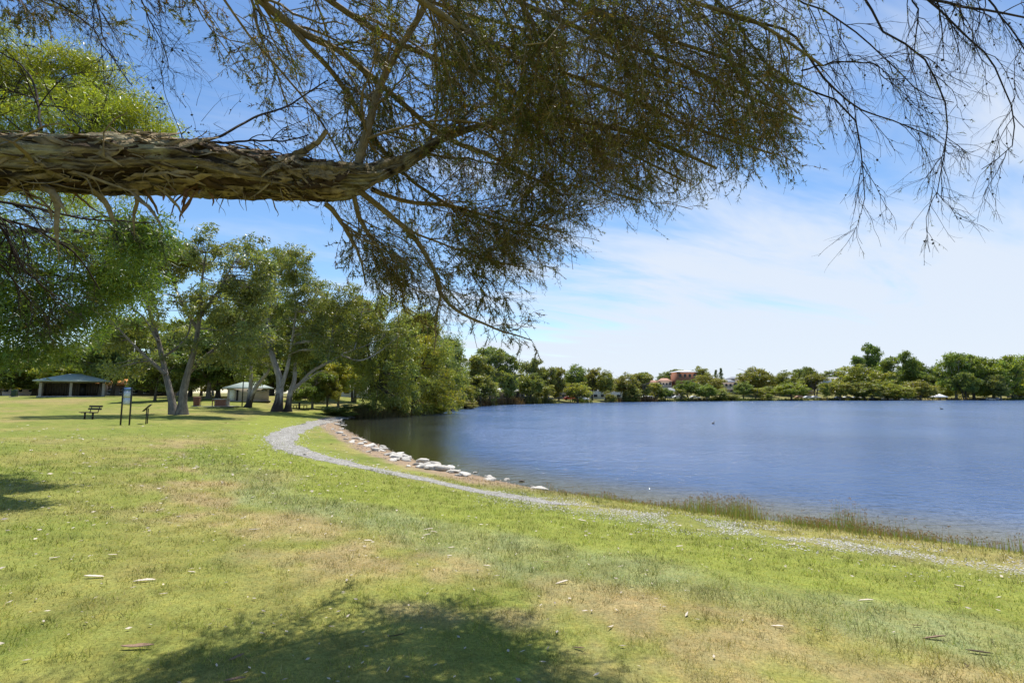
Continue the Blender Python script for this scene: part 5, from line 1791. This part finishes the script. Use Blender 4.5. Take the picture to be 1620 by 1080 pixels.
M['sign_blue'] = mat_plain('sign_header', (.16, .27, .55), .5, .1, 8, .3)
M['ink'] = mat_plain('printed_grey', (.42, .47, .58), .6, .1, 8, .3)


def ground_at(px, D):
    p = at(px, 640, D)
    p[2] = H(p[0], p[1])
    return p


# bench
b = tag(empty('park_bench', ground_at(148, 34), R(-24)), 'black slatted park bench standing alone on the lawn', 'bench')
for k in range(3):
    Acc().box((0, -.12 - k * .13, .45), (1.5, .11, .04)).build('seat_slat', M['timber'], b, bevel=.006)
for k in range(2):
    Acc().box((0, .10 + k * .045, .66 + k * .17), (1.5, .03, .12), 0, R(-14)).build('backrest_slat', M['timber'], b, bevel=.006)
for s in (-.45, .45):
    Acc().box((s, -.22, .21), (.07, .08, .46)).build('leg', M['black'], b)
    a = Acc()
    a.box((s, -.2, .415), (.05, .5, .03))
    a.box((s, .105, .64), (.05, .03, .50), 0, R(-14))
    a.build('bracket', M['black'], b)
# notice board
b = tag(empty('notice_sign', ground_at(200, 28.2), R(12)), 'tall dark two-post notice sign with two pale sheets', 'sign')
for s in (-.27, .27):
    Acc().box((s, 0, 1.0), (.075, .075, 2.1)).build('post', M['black'], b, bevel=.006)
Acc().box((0, 0, 1.96), (.47, .03, .16)).build('header_panel', M['sign_blue'], b)
for z, h in ((1.69, .32), (1.31, .34)):
    p = Acc().box((0, 0, z), (.47, .03, h)).build('notice_panel', M['blueish'], b)
    for q in range(5):
        Acc().box((-.02 + .03 * (q % 2), -.0165, z + h * .33 - q * .055), (.34 - .06 * (q % 2), .003, .012)).build('text_line', M['ink'], p)
Acc().box((0, 0, 1.505), (.47, .035, .03)).build('rail', M['black'], b)
Acc().box((0, 0, 1.12), (.47, .035, .03)).build('rail', M['black'], b)
b.scale = (.78, 1, 1)
# lectern sign
b = tag(empty('lectern_sign', ground_at(234, 29.5), R(-62)), 'low tilted interpretive board on two thin legs', 'sign')
for s in (-.28, .28):
    Acc().box((s, 0, .42), (.05, .05, .86)).build('leg', M['black'], b)
bd = Acc().box((0, -.02, .90), (.78, .03, .52), 0, R(-42)).build('board', M['black'], b)
Acc().box((0, -.039, .913), (.70, .006, .44), 0, R(-42)).build('printed_panel', M['brown'], bd)
# light pole
b = tag(empty('light_pole', ground_at(206, 88)), 'slim grey light pole rising behind the notice sign', 'light pole')
Acc().cyl((0, 0, 0), (0, 0, 9.5), .13, .07, 12).build('pole', M['steel'], b, smooth=True)
Acc().cyl((0, 0, 9.4), (.0, -1.2, 9.75), .045, .04, 8).build('arm', M['steel'], b)
Acc().box((0, -1.45, 9.76), (.26, .6, .12), 0, 0, .7).build('lamp_head', M['steel'], b)


def bin_(px, D, body, label, top):
    e = tag(empty('rubbish_bin', ground_at(px, D), R(20)), label, 'bin', 'rubbish bins in the park')
    Acc().box((0, 0, .03), (.85, .85, .08)).build('base_slab', M['concrete'], e)
    Acc().box((0, 0, .55), (.56, .60, .96), 0, None, 1.12).build('body', body, e, bevel=.03)
    Acc().box((0, 0, 1.06), (.68, .72, .08), 0, None, .85).build('lid', top, e, bevel=.02)
    Acc().cyl((.42, 0, 0), (.42, 0, 1.05), .03).build('post', M['timber'], e)


bin_(311, 59, M['red_brown'], 'dark red-brown rubbish bin on a slab right of the forked gum', M['red_brown'])
bin_(21, 78, M['bin_green'], 'dark green rubbish bin at the far left of the lawn', M['bin_green'])
# brick barbecue
b = tag(empty('brick_barbecue', ground_at(350, 60), R(8)), 'low red brick barbecue block with a pale slab top', 'barbecue')
Acc().box((0, 0, .02), (3.4, 2.4, .06)).build('slab', M['concrete'], b)
bl = Acc().box((.1, 0, .42), (1.34, .84, .72)).build('mortar_core', M['concrete'], b)
me = Acc().box((0, 0, 0), (.30, .09, .085)).mesh('brick', M['brick'])
for row in range(8):
    for c in range(4):
        x = -.46 + c * .315 + (.0 if row % 2 else .12)
        obj('brick', me, bl, (x, -.42, .10 + row * .093))
Acc().box((0, 0, .83), (1.6, 1.0, .08)).build('benchtop', M['concrete'], b, bevel=.01)
Acc().box((-.45, 0, .885), (.5, .6, .03)).build('hotplate', M['steel'], b)
Acc().cyl((-.85, -.3, 0), (-.85, -.3, .8), .05).build('leg', M['red_brown'], b)
# slim dark post
b = tag(empty('bollard_light', ground_at(383, 62)), 'thin dark post light standing in front of the toilet block', 'post light')
Acc().cyl((0, 0, 0), (0, 0, 4.0), .07, .055).build('pole', M['black'], b)
Acc().cyl((0, 0, 4.0), (0, 0, 4.16), .14, .2).build('lamp_bowl', M['red_brown'], b)
Acc().cyl((0, 0, 4.2), (0, 0, 4.26), .3, .12).build('lamp_cap', M['red_brown'], b)
# picnic table
b = tag(empty('picnic_table', ground_at(475, 63), R(10)), 'timber picnic table with benches right of the white-limbed gum', 'picnic table')
for k in range(5):
    Acc().box((0, -.32 + k * .16, .76), (1.7, .14, .045)).build('tabletop_board', M['timber'], b)
for s in (-.85, .85):
    Acc().box((0, s, .44), (1.7, .28, .045)).build('bench_seat', M['timber'], b)
for s in (-.1,):
    Acc().box((s, 0, .37), (.18, .3, .74)).build('pedestal', M['timber'], b)
for s in (-.6, .6):
    Acc().box((s, 0, .40), (.09, 1.8, .07)).build('crossbeam', M['timber'], b)
    for q in (-.85, .85):
        Acc().box((s, q, .2), (.08, .08, .42)).build('leg', M['timber'], b)


def hip_roof(w, d, h, over, z, ridge, thick=.14):
    """Hipped roof over a w x d plan with eaves overhang and a ridge of the given length."""
    x, y = w / 2 + over, d / 2 + over
    V = np.array([[-x, -y, z], [x, -y, z], [x, y, z], [-x, y, z], [-x, -y, z + thick], [x, -y, z + thick], [x, y, z + thick], [-x, y, z + thick], [-ridge / 2, 0, z + h], [ridge / 2, 0, z + h]])
    a = Acc()
    a.add(V, [[0, 3, 2, 1], [0, 1, 5, 4], [1, 2, 6, 5], [2, 3, 7, 6], [3, 0, 4, 7], [4, 5, 9, 8], [6, 7, 8, 9]])
    a.F3.append(np.array([[5, 6, 9], [7, 4, 8]]))
    return a


# picnic shelter
P0 = ground_at(115, 79)
b = tag(empty('picnic_shelter', P0, R(36)), 'open-fronted picnic shelter with white posts and a low pale green roof', 'shelter')
Acc().box((0, 0, .04), (9.2, 5.4, .14)).build('floor_slab', M['concrete'], b)
bw = Acc().box((0, 2.3, 1.2), (8.3, .16, 2.2)).build('back_wall', M['dark_wall'], b)
mb = Acc().box((0, 0, 0), (.34, .03, 2.16)).mesh('board', M['dark_wall'])
for k in range(22):
    obj('board', mb, bw, (-3.85 + k * .366, 2.2, 1.2))
for s in (-4.2, 4.2):
    Acc().box((s, .2, 1.2), (.22, 4.3, 2.2)).build('side_wall', M['cream'], b)
for s in (-4.2, -.25, 4.2):
    Acc().box((s, -2.3, 1.2), (.36, .36, 2.2)).build('post', M['cream'], b, bevel=.02)
Acc().box((1.2, .3, 1.15), (.9, .1, 2.1)).build('dark_doorway', M['black'], b)
for s in (-2.4, 2.7):
    e = Acc().box((s, 1.6, .55), (2.2, .4, .08)).build('bench_seat', M['timber'], b)
    for q in (-.9, .9):
        Acc().box((s + q, 1.6, .3), (.1, .3, .44)).build('bench_support', M['timber'], e)
Acc().box((0, -2.3, 2.37), (8.8, .2, .16)).build('beam', M['dark_wall'], b)
hip_roof(9.0, 5.4, 1.35, .7, 2.46, 1.6, .16).build('roof', M['green_roof'], b)
# toilet block
b.scale = (.86, .86, .92)
P0 = ground_at(393, 70)
b = tag(empty('toilet_block', P0, R(24)), 'small pale block building with a green hipped roof behind the gums', 'building')
Acc().box((0, 0, .02), (7.4, 5.0, .1)).build('floor_slab', M['concrete'], b)
Acc().box((0, 0, 1.2), (6.6, 4.2, 2.3)).build('wall', M['cream'], b)
d = Acc().box((-2.55, -2.13, 1.1), (.8, .07, 2.0)).build('door', M['white'], b)
Acc().box((-2.28, -2.18, 1.05), (.04, .05, .12)).build('handle', M['steel'], d)
Acc().box((-1.75, -2.115, 1.1), (.3, .05, 2.0)).build('entry', M['black'], b)
for s in (.2, 1.4, 2.6):
    w = Acc().box((s, -2.12, 2.0), (.9, .05, .25)).build('vent_window', M['glass'], b)
    Acc().box((s, -2.15, 1.86), (1.0, .07, .04)).build('sill', M['white'], w)
hip_roof(6.8, 4.4, 1.25, .65, 2.36, 2.4).build('roof', M['green_roof'], b)
b.scale = (.74, .74, .70)


# ------------------------------------------------------------------ houses
def house(px, D, w, d, h, wall, roof, label, rz=0.0, storeys=1, roof_h=1.8, flat=False, nwin=4, dz=0.0, name='house'):
    p = ground_at(px, D)
    p[2] += dz
    b = tag(empty(name, p, R(rz)), label, 'house')
    lo = -2.0 - dz
    Acc().box((0, 0, (h + lo) / 2), (w, d, h - lo)).build('wall', M[wall], b)
    for s in range(storeys):
        for k in range(nwin):
            x = -w / 2 + w * (k + .5) / nwin
            z = h * (s + .55) / storeys
            o = Acc().box((x, -d / 2 - .02, z), (w / nwin * .5, .06, h / storeys * .42)).build('window', M['glass'], b)
            Acc().box((x, -d / 2 - .06, z - h / storeys * .23), (w / nwin * .56, .1, .08)).build('sill', M['white'], o)
    if flat:
        Acc().box((0, 0, h + .15), (w + .8, d + .8, .3)).build('roof', M[roof], b)
    else:
        hip_roof(w, d, roof_h, .6, h, w * .45, .2).build('roof', M[roof], b)
    return b


house(1083, 285, 11, 9, 4.2, 'brick', 'white_roof', 'terracotta-walled building with a long white roof on the far hilltop', 8, 1, 1.1, dz=5.0)
house(1052, 285, 7, 7, 2.6, 'pink_wall', 'terracotta', 'house with a terracotta tiled roof left of the white-roofed building', -10, 1, 2.0, dz=1.0)
house(1030, 290, 7, 7, 2.4, 'pink_wall', 'terracotta', 'small brown-roofed house half hidden left of the terracotta roof', 5, 1, 1.6)
house(1060, 232, 8, 8, 2.6, 'cream', 'grey_roof', 'house with a pale grey pitched roof low on the far slope', 20, 1, 2.0)
house(1150, 290, 9, 8, 3.0, 'pink_wall', 'grey_roof', 'dark grey roofed house stepping up the far hill', -5, 1, 1.8, dz=1.0)
house(1150, 270, 9, 8, 2.2, 'dark_wall', 'white_roof', 'flat white roof below the dark grey roofed house', 0, 1, .6, flat=True)
house(1164, 310, 8, 8, 3.0, 'cream', 'grey_roof', 'grey-purple roofed house right of the far conifers', 10, 1, 1.8, dz=1.5)
house(1312, 300, 10, 8, 5.6, 'white', 'white_roof', 'white flat-roofed modern house above the far lawn', 6, 2, 1, True, 3, dz=2.2)
house(1268, 285, 9, 8, 3.0, 'pink_wall', 'terracotta', 'pinkish house half hidden by the far skyline gums', -6, 1, 1.6, dz=2.0)
house(800, 150, 7, 6, 2.6, 'dark_wall', 'white_roof', 'dark-walled house with a pale roof behind the first far trees', 10, 1, 1.2)
house(817, 158, 5, 5, 2.4, 'cream', 'white_roof', 'low pale roofed house right of the dark-walled one', 0, 1, 1.0)
house(946, 200, 5.5, 6, 4.6, 'white', 'grey_roof', 'pale two-storey house between the far trunks', 0, 2, 1.2, False, 2)
house(971, 206, 6, 6, 4.4, 'white', 'grey_roof', 'pale house right of the two-storey one between the far trunks', 0, 2, 1.2, False, 2)
house(886, 190, 4, 6, 4.0, 'cream', 'grey_roof', 'narrow cream house behind the brownish far gum', 0, 2, 1.0, False, 2)
house(560, 125, 7.5, 7, 3.2, 'white', 'white_roof', 'white cottage glimpsed beyond the small golden-green tree', -12, 1, 1.8, nwin=3)
house(222, 125, 16, 9, 2.8, 'dark_wall', 'orange_roof', 'long low house with an orange roof behind the light pole', 4, 1, 1.6, nwin=6)
house(60, 140, 13, 9, 3.4, 'pink_wall', 'grey_roof', 'pinkish house behind the left end of the picnic shelter', 6, 1, 1.6)

# kiosk with a white tent roof
b = tag(empty('kiosk', ground_at(1487, 236)), 'small open kiosk with a white tent-like roof at the far water', 'kiosk')
for sx in (-1.8, 1.8):
    for sy in (-1.8, 1.8):
        Acc().box((sx, sy, 1.1), (.16, .16, 2.3)).build('post', M['timber'], b)
Acc().box((0, 0, .1), (4.6, 4.6, .2)).build('deck', M['timber'], b)
hip_roof(3.8, 3.8, 1.5, .4, 2.2, .2).build('roof', M['white_roof'], b)


# ------------------------------------------------------------------ parked cars
def car_proto(paint):
    e = empty('parked_car')
    prof = np.array([(-2.1, .35), (2.1, .35), (2.15, .62), (2.0, .82), (1.1, .92), (.45, 1.38), (-1.0, 1.42), (-1.75, .98), (-2.15, .9)])
    for nm, wd, sel, m in (('body', 1.72, None, paint),):
        n = len(prof)
        V = np.concatenate([np.c_[prof[:, 0], np.full(n, -wd / 2), prof[:, 1]], np.c_[prof[:, 0], np.full(n, wd / 2), prof[:, 1]]])
        V[[5, 6, 5 + n, 6 + n], 1] *= .8
        a = Acc()
        i = np.arange(n)
        a.add(V, np.stack([i, i + n, (i + 1) % n + n, (i + 1) % n], 1))
        a.F3.append(np.array([[0, k, k + 1] for k in range(1, n - 1)]))
        a.F3.append(np.array([[n, n + k + 1, n + k] for k in range(1, n - 1)]))
        a.build(nm, m, e)
    for s in (-1, 1):
        a = Acc()
        y = .80 * s
        q = np.array([(.95, s * .85, .95), (.42, s * .735, 1.32), (-.95, s * .735, 1.35), (-1.6, s * .84, 1.0)])
        a.add(np.concatenate([q, q + np.array([0, s * .02, 0])]), [[0, 1, 2, 3], [4, 5, 6, 7], [0, 1, 5, 4], [1, 2, 6, 5], [2, 3, 7, 6], [3, 0, 4, 7]])
        a.build('side_window', M['glass'], e)
        for x in (-1.3, 1.3):
            Acc().cyl((x, s * .66, .31), (x, s * .89, .31), .31, .31, 14).build('wheel', M['black'], e)
    q = np.array([(1.06, -.72, .95), (1.06, .72, .95), (.47, .62, 1.37), (.47, -.62, 1.37)])
    a = Acc()
    a.add(np.concatenate([q, q + np.array([.03, 0, .03])]), [[0, 1, 2, 3], [4, 5, 6, 7], [0, 1, 5, 4], [1, 2, 6, 5], [2, 3, 7, 6], [3, 0, 4, 7]])
    a.build('windscreen', M['glass'], e)
    return e


M['car_white'] = mat_plain('car_white', (.78, .78, .78), .3, .03, 2, .5)
M['car_silver'] = mat_plain('car_silver', (.45, .46, .48), .3, .03, 2, .5, 0, .5)
M['car_red'] = mat_plain('car_red', (.40, .03, .025), .3, .05, 2, .5)
M['car_dark'] = mat_plain('car_dark', (.03, .04, .05), .3, .05, 2, .5)
M['car_blue'] = mat_plain('car_blue', (.30, .38, .55), .3, .05, 2, .5)
M['car_tan'] = mat_plain('car_tan', (.45, .25, .13), .3, .05, 2, .5)
protos = {}
for px, D, paint, rz, lab in [
        (1280, 232, 'car_white', 0, 'white car parked on the far lawn right of the round green tree'), (1291, 234, 'car_white', 4, 'second white car right beside the first under the brownish gum'), (1266, 236, 'car_tan', 0, 'tan car parked behind the low round green tree'),
        (1328, 232, 'car_silver', 10, 'silver car below the rounded olive tree'), (1342, 234, 'car_white', 0, 'white car between the olive tree and the big dome'), (1356, 236, 'car_white', 20, 'white car at the left foot of the big dome'),
        (1382, 234, 'car_dark', 0, 'dark car right of the big dome trunk'), (1404, 235, 'car_white', 0, 'white car left of the red one across the lake'), (1409, 237, 'car_red', 0, 'red car parked across the lake'),
        (1434, 235, 'car_blue', 0, 'pale blue car left of the kiosk'), (1447, 237, 'car_silver', 5, 'silver car just left of the kiosk'), (1554, 242, 'car_dark', 70, 'dark car parked under the right-hand far grove'), (1566, 244, 'car_white', 0, 'white car parked under the right-hand far grove'),
        (1576, 246, 'car_blue', 0, 'blue car right of the white one under the far grove'), (1073, 214, 'car_white', 0, 'white car glimpsed left of the dark leafy far tree'), (1081, 216, 'car_silver', 0, 'silver car beside the white one at the dark leafy far tree'), (1100, 216, 'car_white', 0, 'white car in the gap right of the dark leafy far tree'),
        (1022, 200, 'car_white', 0, 'white car below the olive gum left of the terracotta roofs'), (1030, 202, 'car_white', 0, 'second white car below the olive gum'), (865, 164, 'car_white', 0, 'white car left of the umbrella-shaped far tree'), (834, 156, 'car_white', 0, 'white car behind the far reeds at the left'), (843, 158, 'car_silver', 10, 'silver car next to the white one behind the far reeds'),
        (826, 158, 'car_white', 0, 'leftmost white car behind the far reeds'), (902, 172, 'car_red', 0, 'dark red car under the umbrella-shaped far tree'), (922, 172, 'car_white', 0, 'white car right of the umbrella-shaped tree trunk')]:
    if paint not in protos:
        c = protos[paint] = car_proto(M[paint])
    else:
        c = copy_tree(protos[paint])
    p = ground_at(px, D)
    c.location = tuple(p)
    c.rotation_euler = (0, 0, R(rz))
    tag(c, lab, 'car', 'cars parked across the lake')


# ------------------------------------------------------------------ water birds
def bird(px, py, rz, label, s=1.0):
    p = at_z(px, py, WATER)
    e = tag(empty('water_bird', p, rz), label, 'bird', 'dark birds swimming on the lake')
    n, m = 9, 12
    u = np.linspace(0, 1, n)
    cx = -.26 + .52 * u
    rad = np.array([.012, .06, .11, .135, .14, .13, .11, .07, .02])
    zz = .05 + .03 * (1 - u) ** 3
    P = np.stack([cx, 0 * cx, zz], 1) * s
    a = Acc()
    V, F, G = tubes(P[None], rad[None] * s, m)
    a.add(V, F)
    nk = resample(np.array([(.16, 0, .08), (.24, 0, .2), (.23, 0, .32), (.29, 0, .38), (.36, 0, .365), (.43, 0, .345)]) * s, 12)
    V, F, G = tubes(nk[None], (np.array([.06, .05, .04, .035, .034, .036, .045, .05, .045, .028, .018, .008]) * s)[None], 10)
    a.add(V, F)
    a.build('body', M['black'], e, smooth=True)


bird(1128, 670, .4, 'small dark water bird swimming in the middle of the lake', .62)
bird(1490, 647, 2.6, 'small dark bird on the lake out in front of the kiosk', .9)
